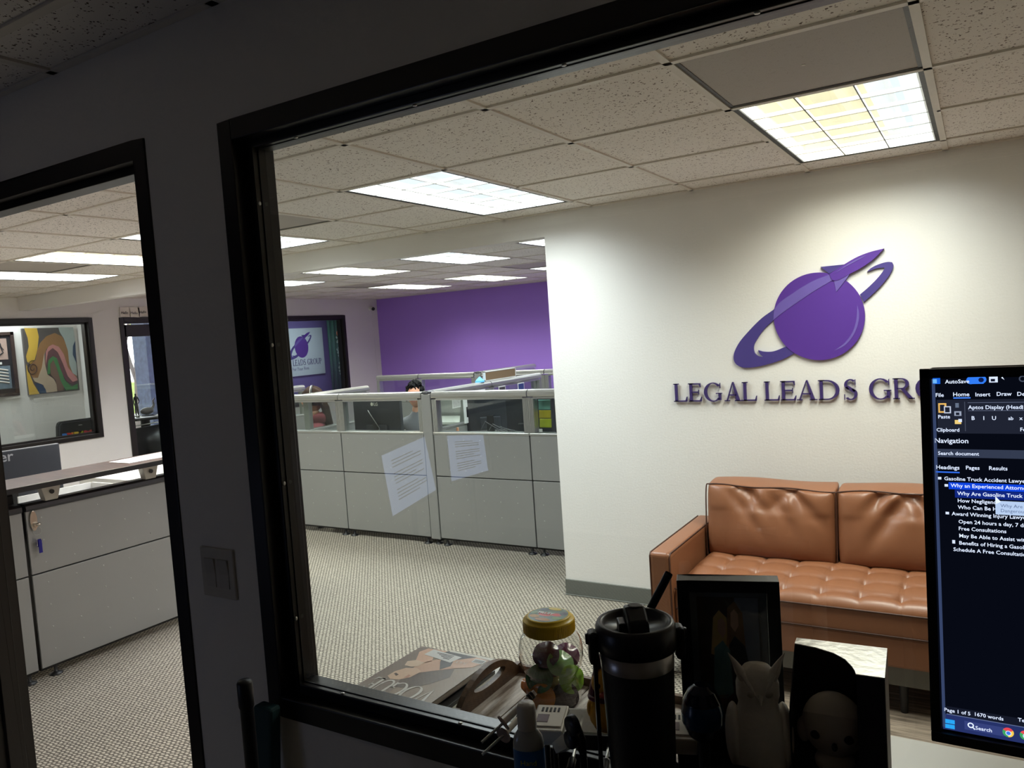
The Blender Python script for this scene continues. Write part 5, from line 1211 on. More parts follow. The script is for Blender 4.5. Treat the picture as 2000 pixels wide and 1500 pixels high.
CP = [(-.026, .026, .024), (-.040, -.006, .024), (.022, .024, .022), (-.026, .014, .056), (.034, .014, .054), (.016, .006, .078), (-.008, -.008, .094), (.032, -.012, .086), (.004, -.032, .05), (.0, -.004, .034)]
CR = [(1.35, 0, .5), (.3, .2, 0), (1.3, .2, .6), (1.05, 0, .35), (1.3, .3, .9), (.75, .2, .6), (.8, 0, .3), (.6, .5, 0), (.4, 0, .2), (.2, .1, 0)]
for k, (lab, c, p, a, ro) in enumerate(CUPS):
    r_, c_, z_ = CP[k]; p = (.853 * r_ + .52 * c_, .517 * r_ - .85 * c_, z_); ro = CR[k]
    t = thing('jelly_cup', lab, 'jelly', JC + Vector(p), 0, 'jelly cups inside the jar'); t.rotation_euler = ro
    fl_ = MB(); n = 28; V = []
    for j in range(9):
        v = j / 8; r = .0165 + .0085 * math.sin(v * PI * .5)
        for i in range(n):
            an = 2 * PI * i / n; rr = .92 * r * (1 + .08 * math.sin(5 * an)) if j else .002
            V.append((rr * math.cos(an), rr * math.sin(an), -.013 + .027 * (1 if j == 8 else v)))
    fl_.add(V, [(j * n + i, j * n + (i + 1) % n, (j + 1) * n + (i + 1) % n, (j + 1) * n + i) for j in range(8) for i in range(n)], True)
    obj('jelly', fl_, jcol('jelly %d' % k, c), t, True)
    lc = {3: (52, 112, 66), 4: (150, 206, 60), 5: (150, 200, 130), 6: (96, 30, 74), 7: (120, 40, 100)}.get(k, c)
    foil = MB(); V = [(0, 0, .0155)]
    for i in range(n): an = 2 * PI * i / n; V.append((.0295 * math.cos(an), .0295 * math.sin(an), .0150 + .0018 * math.sin(6 * an + k)))
    foil.add(V, [(0, 1 + i, 1 + (i + 1) % n) for i in range(n)], True)
    o = obj('film_lid', foil, mat('film lid %d' % k, lc, .22, var=.2, scale=60, coat=.6), t, True); sd = o.modifiers.new('s', 'SOLIDIFY'); sd.thickness = .0005
    if k == 3:
        q = text_mesh('Pineapple', .0095, Matrix.Translation((-.019, -.005, .0175)), m_ink, 'print', t); q.matrix_parent_inverse = Matrix()

# ================================================================ INSIDE THE DARK OFFICE
ZD = .985
t = thing('desk', 'office desk top in the dark foreground carrying the small figures', 'desk', (.2, .8, 0))
obj('desk_top', MB().box(-.515, 1.5, .42, 1.085, ZD - .03, ZD), mat('dark desk laminate', (58, 52, 48), .5), t, bevel=.003)
for x in (-.46, 1.44): obj('leg', MB().box(x - .03, x + .03, .70, .78, .03, ZD - .03), m_blkpl, t); obj('foot', MB().box(x - .035, x + .035, .45, 1.05, 0, .03), m_blkpl, t)
# --- computer monitor on the right
MY = .733
tl = at(1795.5, 722, 'y', MY); bl = at(1819, 1445.6, 'y', MY); btop = at(1817.5, 1426, 'y', MY)
mx0, mz1, mz0 = tl.x, tl.z, bl.z
MW = .535
t = thing('computer_monitor', 'large black monitor showing a dark word processor window at the right edge', 'monitor', (mx0 + MW / 2, MY + .1, ZD))
obj('bezel', MB().box(mx0, mx0 + .0075, MY, MY + .008, btop.z, mz1).box(mx0 + MW - .0075, mx0 + MW, MY, MY + .008, btop.z, mz1).box(mx0, mx0 + MW, MY, MY + .008, mz1 - .0075, mz1), m_blkpl, t)
obj('chin', MB().box(mx0, mx0 + MW, MY - .002, MY + .010, mz0, btop.z), mat('satin black chin', (40, 39, 37), .5), t, bevel=.001)
obj('rear_shell', MB().box(mx0 + .001, mx0 + MW - .001, MY + .008, MY + .03, mz0, mz1), m_blkpl, t, bevel=.008)
obj('stand_neck', MB().box(mx0 + MW / 2 - .03, mx0 + MW / 2 + .03, MY + .03, MY + .055, ZD + .01, mz1 - .15), m_blkpl, t); obj('stand_base', MB().box(mx0 + MW / 2 - .11, mx0 + MW / 2 + .11, MY - .05, MY + .15, ZD, ZD + .012), m_blkpl, t, bevel=.004)
SY = MY + .003
def P(px, py): q = at(px, py, 'y', MY + .003); return q
sx0 = mx0 + .012; sx1 = mx0 + MW - .008
ztop = mz1 - .0085; zbot = btop.z + .002
def rect(nm, x0, x1, z0, z1, col, s, d, par=None):
    return obj(nm, MB().box(x0, x1, SY - d * .0001 - .0001, SY - d * .0001, z0, z1), emis('screen %d %d %d' % col, col, s), par or t)
scr = rect('screen', mx0 + .0075, sx1, zbot, ztop, (7, 10, 20), 1.0, 0)
obj('edge_strip', MB().box(sx0 - .0032, sx0 - .0008, SY - .0006, SY, zbot + .002, ztop), emis('screen edge glow', (58, 72, 108), .9), t)
def zat(px, py): return P(px, py).z
XF = sx1
rib1 = zat(1822, 781); rib0 = zat(1824, 846)
rect('ribbon', sx0, XF, rib0, rib1, (32, 36, 50), 1.0, 1, scr)
rect('search_box', P(1826, 884).x, XF - .25, zat(1830, 892.5), zat(1826, 876.5), (52, 60, 80), 1.0, 1, scr)
tb1 = zat(1834, 1392); rect('taskbar', sx0 - .003, XF, zbot, tb1 - .0, (38, 50, 104), 1.0, 1, scr)
rect('status_bar', sx0, XF, tb1 + .0006, zat(1832, 1376), (22, 26, 40), 1.0, 1, scr)
rect('status_line', sx0, XF, tb1, tb1 + .0006, (96, 110, 150), 1.0, 2, scr)
hl = P(1854, 941); rect('selected_heading', P(1853, 950).x, XF - .28, zat(1853, 955), zat(1853, 941.5), (14, 66, 214), 1.1, 2, scr)
rect('active_heading', P(1865, 965).x, XF - .28, zat(1865, 971.5), zat(1865, 956.5), (18, 40, 128), 1.0, 2, scr)
rect('tooltip', P(1944, 985).x, P(2040, 990).x, zat(1944, 1004), zat(1944, 977.5), (178, 200, 232), 1.1, 9, scr)
wt = emis('screen text white', (214, 226, 250), 1.25)
TX = [('AutoSave', 1846, 749, 8.6), ('File', 1827, 775, 8.6), ('Home', 1861, 774, 9), ('Insert', 1904.5, 774, 8.6), ('Draw', 1946, 773, 8.6), ('Design', 1986, 773, 8.6), ('Paste', 1832, 817, 8), ('Clipboard', 1829, 842.5, 8), ('Font', 1992, 842, 8),
      ('Aptos Display (Head', 1891, 799, 8.4), ('11', 1994, 799, 8.4), ('B', 1897, 820, 8.6), ('I', 1920, 820, 8.6), ('U', 1937, 820, 8.6), ('ab', 1969, 820, 7.5), ('x', 1991, 820, 8), ('Navigation', 1825, 864.5, 11), ('Search document', 1832, 888, 8),
      ('Headings', 1828, 915.5, 9), ('Pages', 1886, 916.5, 8.6), ('Results', 1931, 917.5, 8.6), ('Gasoline Truck Accident Lawyers in Fatal', 1844, 937.5, 8.4), ('Why an Experienced Attorney Can Help', 1857, 951, 8.4), ('Why Are Gasoline Truck Accidents', 1870, 966.5, 8.4),
      ('How Negligence', 1870, 980.5, 8.4), ('Who Can Be Held', 1871, 993.5, 8.4), ('Award Winning Injury Lawyers', 1859, 1006, 8.4), ('Open 24 hours a day, 7 days a week', 1872, 1021.5, 8.4), ('Free Consultations', 1872, 1035, 8.4), ('May Be Able to Assist with Financial', 1873, 1049, 8.4),
      ('Benefits of Hiring a Gasoline Truck', 1873, 1063, 8.4), ('Schedule A Free Consultation with', 1862, 1075.5, 8.4), ('Page 1 of 5', 1844, 1388, 8.4), ('1670 words', 1902, 1397, 8.4), ('Text Predictions', 1988, 1408, 8.4), ('Search', 1905, 1424, 8.6)]
tm = MB(); tmd = MB()
for s_, px, py, h in TX:
    o = P(px, py); size = h * 1.24 * .000425
    text_mesh(s_, size, frame_x((o.x, SY - .0006, o.z), (1, 0, 0), (0, 0, 1)), wt, 'text_line', scr, bold=size * .012)
tm = MB()
for s_, px, py, h in (('Why Are Gasoline Truck', 1954, 990, 7.6), ('Dangerous', 1954, 999.5, 7.6)):
    o = P(px, py); text_mesh(s_, h * 1.24 * .000425, frame_x((o.x, SY - .0013, o.z), (1, 0, 0), (0, 0, 1)), emis('screen text slate', (90, 110, 150), 1), 'tooltip_text', scr)

def icon(nm, px, py, w_, h_, col, s=1.1, d=5, shape='rect'):
    o = P(px, py); k = .000425; mb = MB()
    if shape == 'rect': mb.box(o.x, o.x + w_ * k, SY - d * .0001 - .0001, SY - d * .0001, o.z, o.z + h_ * k)
    else: mb.lathe([(1, 0), (.01, .0001)], (0, 0, 0), 24, Matrix.Translation((o.x + w_ * k / 2, SY - d * .0001, o.z + h_ * k / 2)) @ Matrix.Diagonal((w_ * k / 2, 1, h_ * k / 2, 1)) @ Matrix.Rotation(PI / 2, 4, 'X'))
    return obj(nm, mb, emis('icon %d %d %d' % col, col, s), scr)
icon('app_icon', 1822, 750, 13, 12, (24, 96, 214)); icon('app_icon_front', 1822, 748.5, 7, 8, (110, 180, 240), 1.1, 7)
icon('toggle', 1893, 750, 24, 15, (48, 120, 236), 1.1, 4); icon('toggle', 1887.5, 750.5, 15, 15, (48, 120, 236), 1.1, 4, 'o'); icon('toggle', 1909, 749, 15, 15, (48, 120, 236), 1.1, 4, 'o'); icon('toggle_knob', 1911, 746.5, 9, 9, (16, 30, 80), 1, 8, 'o')
icon('save_icon', 1932, 747, 14, 12, (214, 226, 250)); icon('save_icon_hole', 1935, 745, 7, 5, (20, 24, 40), 1, 8)
q = P(1957, 746); k = .000425
obj('undo_icon', MB().tube([(q.x + k * x, SY - .0007, q.z + k * z) for x, z in ((0, 9), (4, 4), (0, 9), (6, 11), (11, 8), (10, 3), (6, 0))], .0006, 5), wt, scr)
q = P(1990, 746); obj('redo_icon', MB().tube([(q.x + k * (6 + 5 * math.cos(a)), SY - .0006, q.z + k * (6 + 5 * math.sin(a))) for a in [.8 + 5 * i / 12 for i in range(13)]], .0005, 5), emis('icon dim grey', (70, 78, 96), 1), scr)
icon('tab_underline', 1862, 778.5, 29, 2.5, (70, 130, 240)); icon('tab_underline', 1828, 922.5, 41, 2.5, (50, 110, 236))
icon('paste_icon', 1833, 806, 14, 19, (226, 178, 96)); icon('paste_icon_hole', 1836, 803, 8, 13, (32, 36, 50), 1, 7); icon('paste_page', 1844, 807, 12, 14, (200, 210, 230), 1, 8); icon('paste_page_hole', 1846, 805, 8, 10, (32, 36, 50), 1, 9)
icon('cut_icon', 1866, 796, 6, 9, (96, 108, 128)); icon('copy_icon', 1864, 812, 12, 9, (150, 160, 180)); icon('copy_icon_hole', 1867, 810.5, 6, 5, (32, 36, 50), 1, 7); icon('brush_icon', 1865, 828, 11, 8, (232, 200, 120)); icon('brush_tip', 1872, 824, 6, 6, (214, 226, 250), 1, 7)
icon('ribbon_divider', 1885, 842, 1.2, 58, (70, 76, 92)); icon('font_box_line', 1891, 802.5, 98, 1, (90, 98, 120)); icon('font_box_line', 1890, 787, 98, 1, (90, 98, 120))
icon('tree_marker', 1832, 936, 6, 5, (214, 226, 250)); icon('tree_marker', 1845, 950, 6, 5, (214, 226, 250)); icon('tree_marker', 1847, 1004, 6, 5, (214, 226, 250)); icon('tree_marker', 1860, 1061, 5, 7, (214, 226, 250))
for a, b in ((0, 0), (9.5, 0), (0, -9.5), (9.5, -9.5)): icon('start_tile', 1846 + a, 1411 - b + a * .18, 8.5, 8.5, (40, 160, 236))
icon('search_pill', 1884, 1424, 68, 18, (54, 66, 124), 1, 2)
q = P(1896, 1416); obj('search_icon', MB().tube([(q.x + k * 4.5 * math.cos(a), SY - .0007, q.z + k * 4.5 * math.sin(a)) for a in [2 * PI * i / 16 for i in range(17)]], .0005, 5).tube([(q.x + k * 3, SY - .0007, q.z - k * 3), (q.x + k * 7, SY - .0007, q.z - k * 7)], .0005, 5), wt, scr)
for bx, by in ((1960, 1439), (1994, 1445)):
    q = P(bx + 9, by - 9); r = 9.5 * k
    for n, c in enumerate(((224, 70, 80), (240, 200, 80), (60, 160, 96))):
        pts = [(q.x, SY - .0006, q.z)] + [(q.x + r * math.cos(a), SY - .0006, q.z + r * math.sin(a)) for a in [math.radians(30 + 120 - 120 * n + 120 * i / 10 * -1 + 0) for i in range(11)]]
        obj('browser_icon', MB().prism(pts, (0, .0002, 0)), emis('icon %d %d %d' % c, c, 1.1), scr)
    icon('browser_icon_centre', bx + 3.8, by - 4, 10, 10, (220, 232, 246), 1.1, 8, 'o'); icon('browser_icon_core', bx + 5.2, by - 5.3, 7.4, 7.4, (60, 120, 226), 1.1, 10, 'o')
q = P(1944, 976); obj('mouse_cursor', MB().prism([(q.x, SY - .0016, q.z + k * 8), (q.x, SY - .0016, q.z - k * 8), (q.x + k * 9, SY - .0016, q.z - k * 3)], (0, .0002, 0)), wt, scr)

# --- tumbler
TC = Vector((-.362, .838, ZD))
m_tum = mat('matt black powder coat', (14, 14, 16), .42, bump=.15, bscale=500); m_lidb = mat('satin black lid plastic', (22, 23, 26), .32)
t = thing('tumbler', 'tall black insulated tumbler with steel band, flip lid and straw', 'tumbler', TC)
H = 1.285 - ZD
obj('body', MB().lathe([(.030, 0), (.033, .003), (.040, H * .55), (.0435, H * .9), (.0440, H - .022)], (0, 0, 0), 48), m_tum, t, True)
obj('steel_band', MB().lathe([(.0441, H - .022), (.0443, H - .003), (.042, H - .001)], (0, 0, 0), 48), mat('brushed steel band', (178, 174, 170), .28, .85), t, True)
ld = obj('lid', MB().lathe([(.0440, H - .003), (.0475, H - .001), (.0485, H + .012), (.0480, H + .026), (.0455, H + .031), (.0415, H + .0315), (.0385, H + .029), (.037, H + .024), (.0001, H + .022)], (0, 0, 0), 56), m_lidb, t, True)
V = Matrix.Rotation(.545, 4, 'Z')
obj('flip_spout', MB().prism([(-.0125, y, z) for y, z in ((-.036, H + .022), (-.030, H + .040), (-.006, H + .050), (.004, H + .050), (.010, H + .044), (.008, H + .022))], (.025, 0, 0), V), m_lidb, ld, True, bevel=.003)
obj('spout_hole', MB().lathe([(.008, H + .0502), (.007, H + .0506), (.001, H + .0500)], V @ Vector((.0, -.001, 0)), 18), m_blkpl, ld, True)
obj('vent_block', MB().box(-.022, -.013, -.022, .002, H + .022, H + .036, V), m_lidb, ld, True, bevel=.002)
for sx in (-1, 1):
    obj('handle_lug', MB().box(sx * .052 - .006, sx * .052 + .006, -.012, .012, H - .018, H + .022, V), m_lidb, ld, True, bevel=.005)
    obj('lug_pin', MB().lathe([(.007, 0), (.006, .003)], V @ Vector((sx * .058, 0, H + .012)), 14, V @ Matrix.Rotation(sx * PI / 2, 4, 'Y')), m_trimd, ld, True)
obj('side_strap', MB().box(-.0535, -.0485, -.006, .006, H * .45, H - .01, V), m_lidb, t, True, bevel=.002)
t2 = thing('straw', 'black drinking straw leaning out behind the tumbler lid', 'straw', TC + V @ Vector((.025, .030, 0)))
p0 = at(1283, 1165, 'y', .90); p1 = at(1306, 1121, 'y', .905)
dvec = (p1 - p0).normalized()
obj('tube', MB().tube([p0 - dvec * .02, p1], .0053, 16, False), m_lidb, t2); obj('tip', MB().tube([p1 - dvec * .002, p1 + dvec * .001], [.0056, .0050], 16, False), m_trimd, t2)
obj('shaft', MB().tube([p0 - dvec * .02, p0 - dvec * .02 - Vector((0, 0, .14))], .005, 12), m_lidb, t2)

# --- photo frame on a riser
def facing(a, b): return math.atan2(b.y - a.y, b.x - a.x)
fa = at(1321, 1134, 'y', 1.005); fb0 = at(1523, 1158, 'y', 1.045)
rz = facing(fa, fb0); fw = (Vector((fb0.x, fb0.y)) - Vector((fa.x, fa.y))).length; RH = .085; fh = fa.z - (ZD + RH)
t = thing('riser', 'small black riser block under the photo frame', 'riser', (fa.x, fa.y, ZD), rz)
obj('block', MB().box(-.01, fw + .01, -.01, .05, 0, RH), m_blkpl, t, True, bevel=.003)
t = thing('framed_photo', 'black photo frame with a dim picture of two long-haired people', 'photo frame', (fa.x, fa.y, ZD + RH), rz)
bw = .0165
obj('frame', MB().box(0, bw, 0, .028, 0, fh).box(fw - bw, fw, 0, .028, 0, fh).box(bw, fw - bw, 0, .028, fh - bw, fh).box(bw, fw - bw, 0, .028, 0, bw + .01), mat('black wood frame', (18, 19, 22), .35), t, True, bevel=.0008)
obj('mat_board', MB().box(bw, fw - bw, .012, .014, bw, fh - bw), mat('grey white mat board', (128, 130, 140), .8), t, True)
px0, px1, pz0_, pz1_ = bw + .009, fw - bw - .012, .034, fh - bw - .010
pic = obj('photo', MB().box(px0, px1, .0110, .0122, pz0_, pz1_), mat('photo background', (92, 74, 66), .4, var=.5, scale=18), t, True)
def fp(nm, pts, c, d): obj(nm, MB().prism([(px0 + (px1 - px0) * u, .0110 - d * .0002, pz0_ + (pz1_ - pz0_) * v) for u, v in pts], (0, .0002, 0)), mat('photo ink %s %d' % (nm, c[0]), tuple(min(240, int(q * 1.5)) for q in c), .4, var=.2, scale=60), pic, True)
fp('photo_wall', [(.62, .35), (1, .35), (1, 1), (.62, 1)], (96, 98, 112), 1)
fp('photo_hair', [(.20, .55), (.26, .84), (.36, .90), (.48, .84), (.50, .60), (.42, .52)], (150, 124, 84), 2); fp('photo_hair', [(.46, .60), (.50, .92), (.62, .97), (.74, .88), (.78, .50), (.66, .5)], (110, 84, 60), 2)
fp('photo_face', [(.32, .74), (.34, .82), (.40, .84), (.46, .80), (.46, .72), (.40, .68)], (150, 116, 98), 4); fp('photo_face', [(.54, .78), (.55, .88), (.61, .91), (.67, .87), (.67, .78), (.61, .73)], (160, 124, 104), 4)
fp('photo_clothes', [(.22, .30), (.26, .60), (.40, .66), (.52, .58), (.54, .25), (.44, .2), (.24, .2)], (84, 108, 112), 3); fp('photo_clothes', [(.50, .62), (.60, .70), (.76, .62), (.84, .40), (.76, .3), (.52, .3)], (34, 34, 40), 3)
fp('photo_legs', [(.26, .0), (.26, .22), (.52, .24), (.50, .0)], (70, 50, 44), 3)
obj('glass_pane', MB().box(bw, fw - bw, .006, .0065, bw, fh - bw), m_glass, t, True)

# --- white horned owl
OC = at(1482, 1400, 'y', .955); rz = math.atan2(OC.y, OC.x) - PI / 2 + .12
t = thing('owl_figurine', 'white horned owl figurine standing in front of the photo frame', 'figurine', (OC.x, OC.y, ZD), rz)
m_owl = mat('chalky white resin', (232, 225, 214), .6, bump=.3, bscale=120)
hh = at(1480, 1296, 'y', .955).z - ZD
sc2 = 1.0; PED = hh - .165
obj('perch', MB().lathe([(.040, 0), (.036, .01), (.032, PED)], (0, 0, 0), 30), m_owl, t, True)
t_owl = t
body = MB().lathe([(.0001, .0), (.028, .002), (.031, .02), (.034, .05), (.0345, .075), (.031, .095), (.026, .108), (.024, .115), (.0265, .125), (.0265, .140), (.023, .153), (.016, .162), (.0001, .165)], (0, 0, 0), 36, Matrix.Diagonal((1, .86, 1, 1)))
body.v = [(x * sc2, y * sc2, z * sc2) for x, y, z in body.v]
o = obj('body', body, m_owl, t, True, smooth=True)
for sx in (-1, 1):
    obj('horn', MB().tube([Vector((sx * .016, -.006, .150)) * sc2, Vector((sx * .022, -.007, .159)) * sc2, Vector((sx * .0275, -.006, .170)) * sc2, Vector((sx * .0345, -.005, .181)) * sc2], [.0085, .0062, .0032, .0004], 10), m_owl, o, True)
    obj('brow', MB().tube([Vector((sx * .001, -.0215, .126)) * sc2, Vector((sx * .010, -.0195, .142)) * sc2, Vector((sx * .019, -.011, .156)) * sc2], [.0015 * sc2, .003 * sc2, .004 * sc2], 8), m_owl, o, True)
    obj('wing', MB().ball((sx * .031 * sc2, .004, .070 * sc2), .011 * sc2, .024 * sc2, .042 * sc2, 18, 12), m_owl, o, True)
    obj('eye', MB().ball((sx * .0105 * sc2, -.0205 * sc2, .135 * sc2), .0055 * sc2, .003 * sc2, .0055 * sc2, 14, 8), mat('shaded resin eye', (196, 188, 176), .5), o, True)
    fe = MB()
    for k in range(3): fe.ball((sx * (.008 + .005 * k) * sc2, -.026 * sc2, .005), .003 * sc2, .008 * sc2, .005, 10, 6)
    obj('foot', fe, m_owl, o, True)
obj('beak', MB().tube([Vector((0, -.023, .134)) * sc2, Vector((0, -.029, .124)) * sc2], [.004 * sc2, .0006], 8), m_owl, o, True)
for c_ in [q for q in t.children_recursive if q.name.split('.')[0] != 'perch' and q.parent == t]: c_.location.z += PED
# --- window box with round white toy
FR = at(1729, 1326, 'y', .955); BR = at(1733, 1268, 'z', FR.z); BL = at(1556, 1247, 'z', FR.z)
rz = math.atan2(BR.y - BL.y, BR.x - BL.x); bw_ = math.hypot(BR.x - BL.x, BR.y - BL.y)
bx = Vector((math.cos(rz), math.sin(rz), 0)); by = Vector((-math.sin(rz), math.cos(rz), 0))
dp = min(.105, (BR - FR).dot(by)); ba = BL - by * dp; zt = FR.z - ZD
t = thing('toy_box', 'dark carton with cut-out window and shiny white top, beside the monitor', 'box', (ba.x, ba.y, ZD), rz)
m_bk = mat('dark printed carton', (40, 36, 40), .5); m_wc = mat('glossy white carton top', (246, 242, 226), .22, coat=1.0, bump=.5, bscale=90)
m_in = mat('dark carton lining', (34, 26, 22), .7)
def slab_(nm, pts, d, mt): return obj(nm, MB().prism(pts, d), mt, t, True)
cutx = bw_ * .715
edge = [(0, .78), (.25, .72), (.45, .60), (.58, .44), (.66, .24), (.70, .10), (.715, 0)]   # plan outline of the cut-away top
slab_('top_panel', [(bw_ * u, dp * v, zt) for u, v in edge] + [(bw_, 0, zt), (bw_, dp, zt), (0, dp, zt)], (0, 0, .0012), m_wc)
slab_('back_panel', [(0, dp, 0), (bw_, dp, 0), (bw_, dp, zt), (0, dp, zt)], (0, .0012, 0), m_bk)
slab_('inner_panel', [(.001, dp * .80, 0), (cutx, dp * .80, 0), (cutx, dp * .80, zt - .002), (.001, dp * .80, zt - .002)], (0, .001, 0), m_in)
slab_('side_panel', [(0, 0, 0), (0, dp, 0), (0, dp, zt), (0, dp * .78, zt), (0, .012, zt - .045), (0, 0, zt - .06)], (.0012, 0, 0), m_bk)
slab_('side_panel', [(bw_, 0, 0), (bw_, dp, 0), (bw_, dp, zt), (bw_, 0, zt)], (-.0012, 0, 0), mat('pale carton side', (170, 164, 160), .5))
slab_('inner_panel', [(cutx, 0, zt - .13), (cutx, dp, zt - .13), (cutx, dp, zt), (cutx, 0, zt)], (.001, 0, 0), m_in)
fr = obj('front_panel', MB().box(cutx, bw_, 0, .0012, 0, zt).box(0, cutx, 0, .0012, 0, zt - .150).prism([(cutx - .026, 0, zt - .150), (cutx, 0, zt - .150), (cutx, 0, zt - .105)], (0, .0012, 0)), m_bk, t, True)
slab_('bottom_panel', [(0, 0, 0), (bw_, 0, 0), (bw_, dp, 0), (0, dp, 0)], (0, 0, .0012), m_bk)
obj('shelf_insert', MB().box(.002, cutx, .01, dp * .8, zt - .155, zt - .150), m_in, t, True)
obj('clear_film', MB().box(.001, cutx, -.0004, -.0001, zt - .150, zt - .055), glass('clear film', (250, 250, 250), .02), t, True)
q0 = Vector((ba.x, ba.y, ZD)) + bx * (bw_ * .43) + by * (dp * .42) + Vector((0, 0, zt - .150))
t2 = thing('round_toy', 'white round-headed toy with dark eyes inside the carton window', 'toy', q0, rz)
m_toy = mat('soft white vinyl', (226, 216, 202), .55)
obj('head', MB().ball((0, 0, .066), .037, .026, .041, 28, 18), m_toy, t2, True)
obj('body', MB().ball((0, .0, .018), .024, .018, .0175, 22, 14), m_toy, t2, True)
for sx in (-1, 1): obj('eye', MB().ball((sx * .019, -.0222, .060), .0060, .003, .0056, 14, 8), m_blkpl, t2, True); obj('ear', MB().ball((sx * .035, 0, .054), .009, .012, .016, 14, 8), m_toy, t2, True)
obj('nose', MB().ball((.003, -.0262, .050), .0035, .002, .0055, 12, 8), m_blkpl, t2, True)
zc2 = zt - .140
q = obj('printed_toy', MB().lathe([(.024, 0), (.001, .0003)], (bw_ * .83, -.0006, zc2), 28, Matrix.Rotation(PI / 2, 4, 'X') @ Matrix.Diagonal((.95, 1.15, 1, 1))), mat('printed pale grey', (150, 144, 150), .6), t, True)
for dx in (-.013, .012): obj('printed_eye', MB().lathe([(.0034, 0), (.0005, .0003)], (bw_ * .83 + dx, -.0012, zc2 + .004), 14, Matrix.Rotation(PI / 2, 4, 'X')), m_blkpl, q, True)
obj('printed_nose', MB().lathe([(.0022, 0), (.0005, .0003)], (bw_ * .83 + .001, -.0012, zc2 - .004), 12, Matrix.Rotation(PI / 2, 4, 'X')), m_blkpl, q, True)

# --- hand sanitiser bottle
q = at(1028, 1390, 'y', .83); t = thing('sanitizer_bottle', 'small clear bottle with white cap and blue label at the bottom edge', 'bottle', (q.x, q.y, ZD), .45)
hb = at(1028, 1372, 'y', .83).z - ZD
obj('body', MB().lathe([(.016, 0), (.0185, .003), (.019, hb - .055), (.0175, hb - .045), (.012, hb - .036), (.009, hb - .032)], (0, 0, 0), 32, None, True, 1.08, .72), mat('frosted clear plastic', (176, 180, 180), .25, coat=.5), t, True)
obj('cap', MB().lathe([(.0128, hb - .034), (.0128, hb - .010), (.0118, hb - .004), (.0105, hb - .001), (.0001, hb)], (0, 0, 0), 32), mat('white flip cap', (214, 210, 204), .35), t, True)
obj('label', MB().lathe([(.0190, .012), (.0194, .014), (.0194, hb - .062), (.0190, hb - .060)], (0, 0, 0), 32, None, True, 1.08, .72), mat('blue bottle label', (40, 104, 170), .4), t, True)
for k, (s_, z) in enumerate((('Hand', hb - .078), ('Sanitizer', hb - .090))):
    o = text_mesh(s_, .010 if k == 0 else .008, frame_x((-.011 if k == 0 else -.015, -.0146, z), (1, 0, 0), (0, 0, 1)), mat('yellow label ink', (214, 206, 60), .4), 'label_print', t); o.matrix_parent_inverse = Matrix()

# --- tabletop rod hockey game
ga = at(1050, 1400, 'y', .93); gb = at(1345, 1450, 'y', 1.0)
rz = math.atan2(gb.y - ga.y, gb.x - ga.x); gl = math.hypot(gb.x - ga.x, gb.y - ga.y)
t = thing('tabletop_game', 'small tabletop rod game with white ends, clear cover and slim rods', 'game', (ga.x, ga.y, ZD), rz)
m_gw = mat('off white game plastic', (206, 200, 188), .45)
gz = at(1050, 1400, 'y', .93).z - ZD
for x0, x1, dz in ((-.008, .040, 0), (gl - .035, gl + .012, -.004)):
    e = obj('end_block', MB().box(x0, x1, -.03, .045, gz - .026 + dz, gz - .004 + dz), m_gw, t, True, bevel=.002)
    obj('score_plate', MB().box(x0 + .003, x1 - .003, -.02, .040, gz - .004 + dz, gz - .002 + dz), mat('cream score plate', (226, 218, 204), .5), e, True)
    obj('score_panel', MB().box(x0 + .007, x0 + (x1 - x0) * .50, -.010, .012, gz - .002 + dz, gz - .0015 + dz), mat('maroon panel', (84, 34, 44), .5), e, True)
    sm = MB()
    for k in range(5): sm.box(x0 + .010 + k * .006, x0 + .013 + k * .006, .020, .032, gz - .002 + dz, gz - .0012 + dz)
    obj('score_mark', sm, m_ink, e, True)
    for yy in (-.022, .038): obj('leg', MB().tube([((x0 + x1) / 2, yy, 0), ((x0 + x1) / 2, yy, gz - .026 + dz)], .004, 10), m_blkpl, t, True)
obj('side_rail', MB().box(.040, gl - .035, .041, .045, gz - .030, gz - .008), m_gw, t, True); obj('side_rail', MB().box(.040, gl - .035, -.030, -.026, gz - .030, gz - .008), mat('dark game rail', (44, 40, 38), .5), t, True)
obj('pitch', MB().box(.040, gl - .035, -.026, .041, gz - .030, gz - .027), mat('green grey pitch', (66, 78, 60), .6, var=.3), t, True)
obj('clear_cover', MB().box(.042, gl - .037, -.026, .041, gz - .008, gz - .006), glass('scuffed clear plastic', (225, 225, 222), .12, 1.5, 2.0), t, True)
for k in range(4):
    x = .06 + .045 * k
    rd = obj('rod', MB().tube([(x, -.10, gz - .019), (x, .055, gz - .019)], .0022, 10), m_trim, t, True)
    obj('rod_grip', MB().tube([(x, -.075, gz - .019), (x, -.10, gz - .019)], .0055, 12), m_blkpl, rd, True)
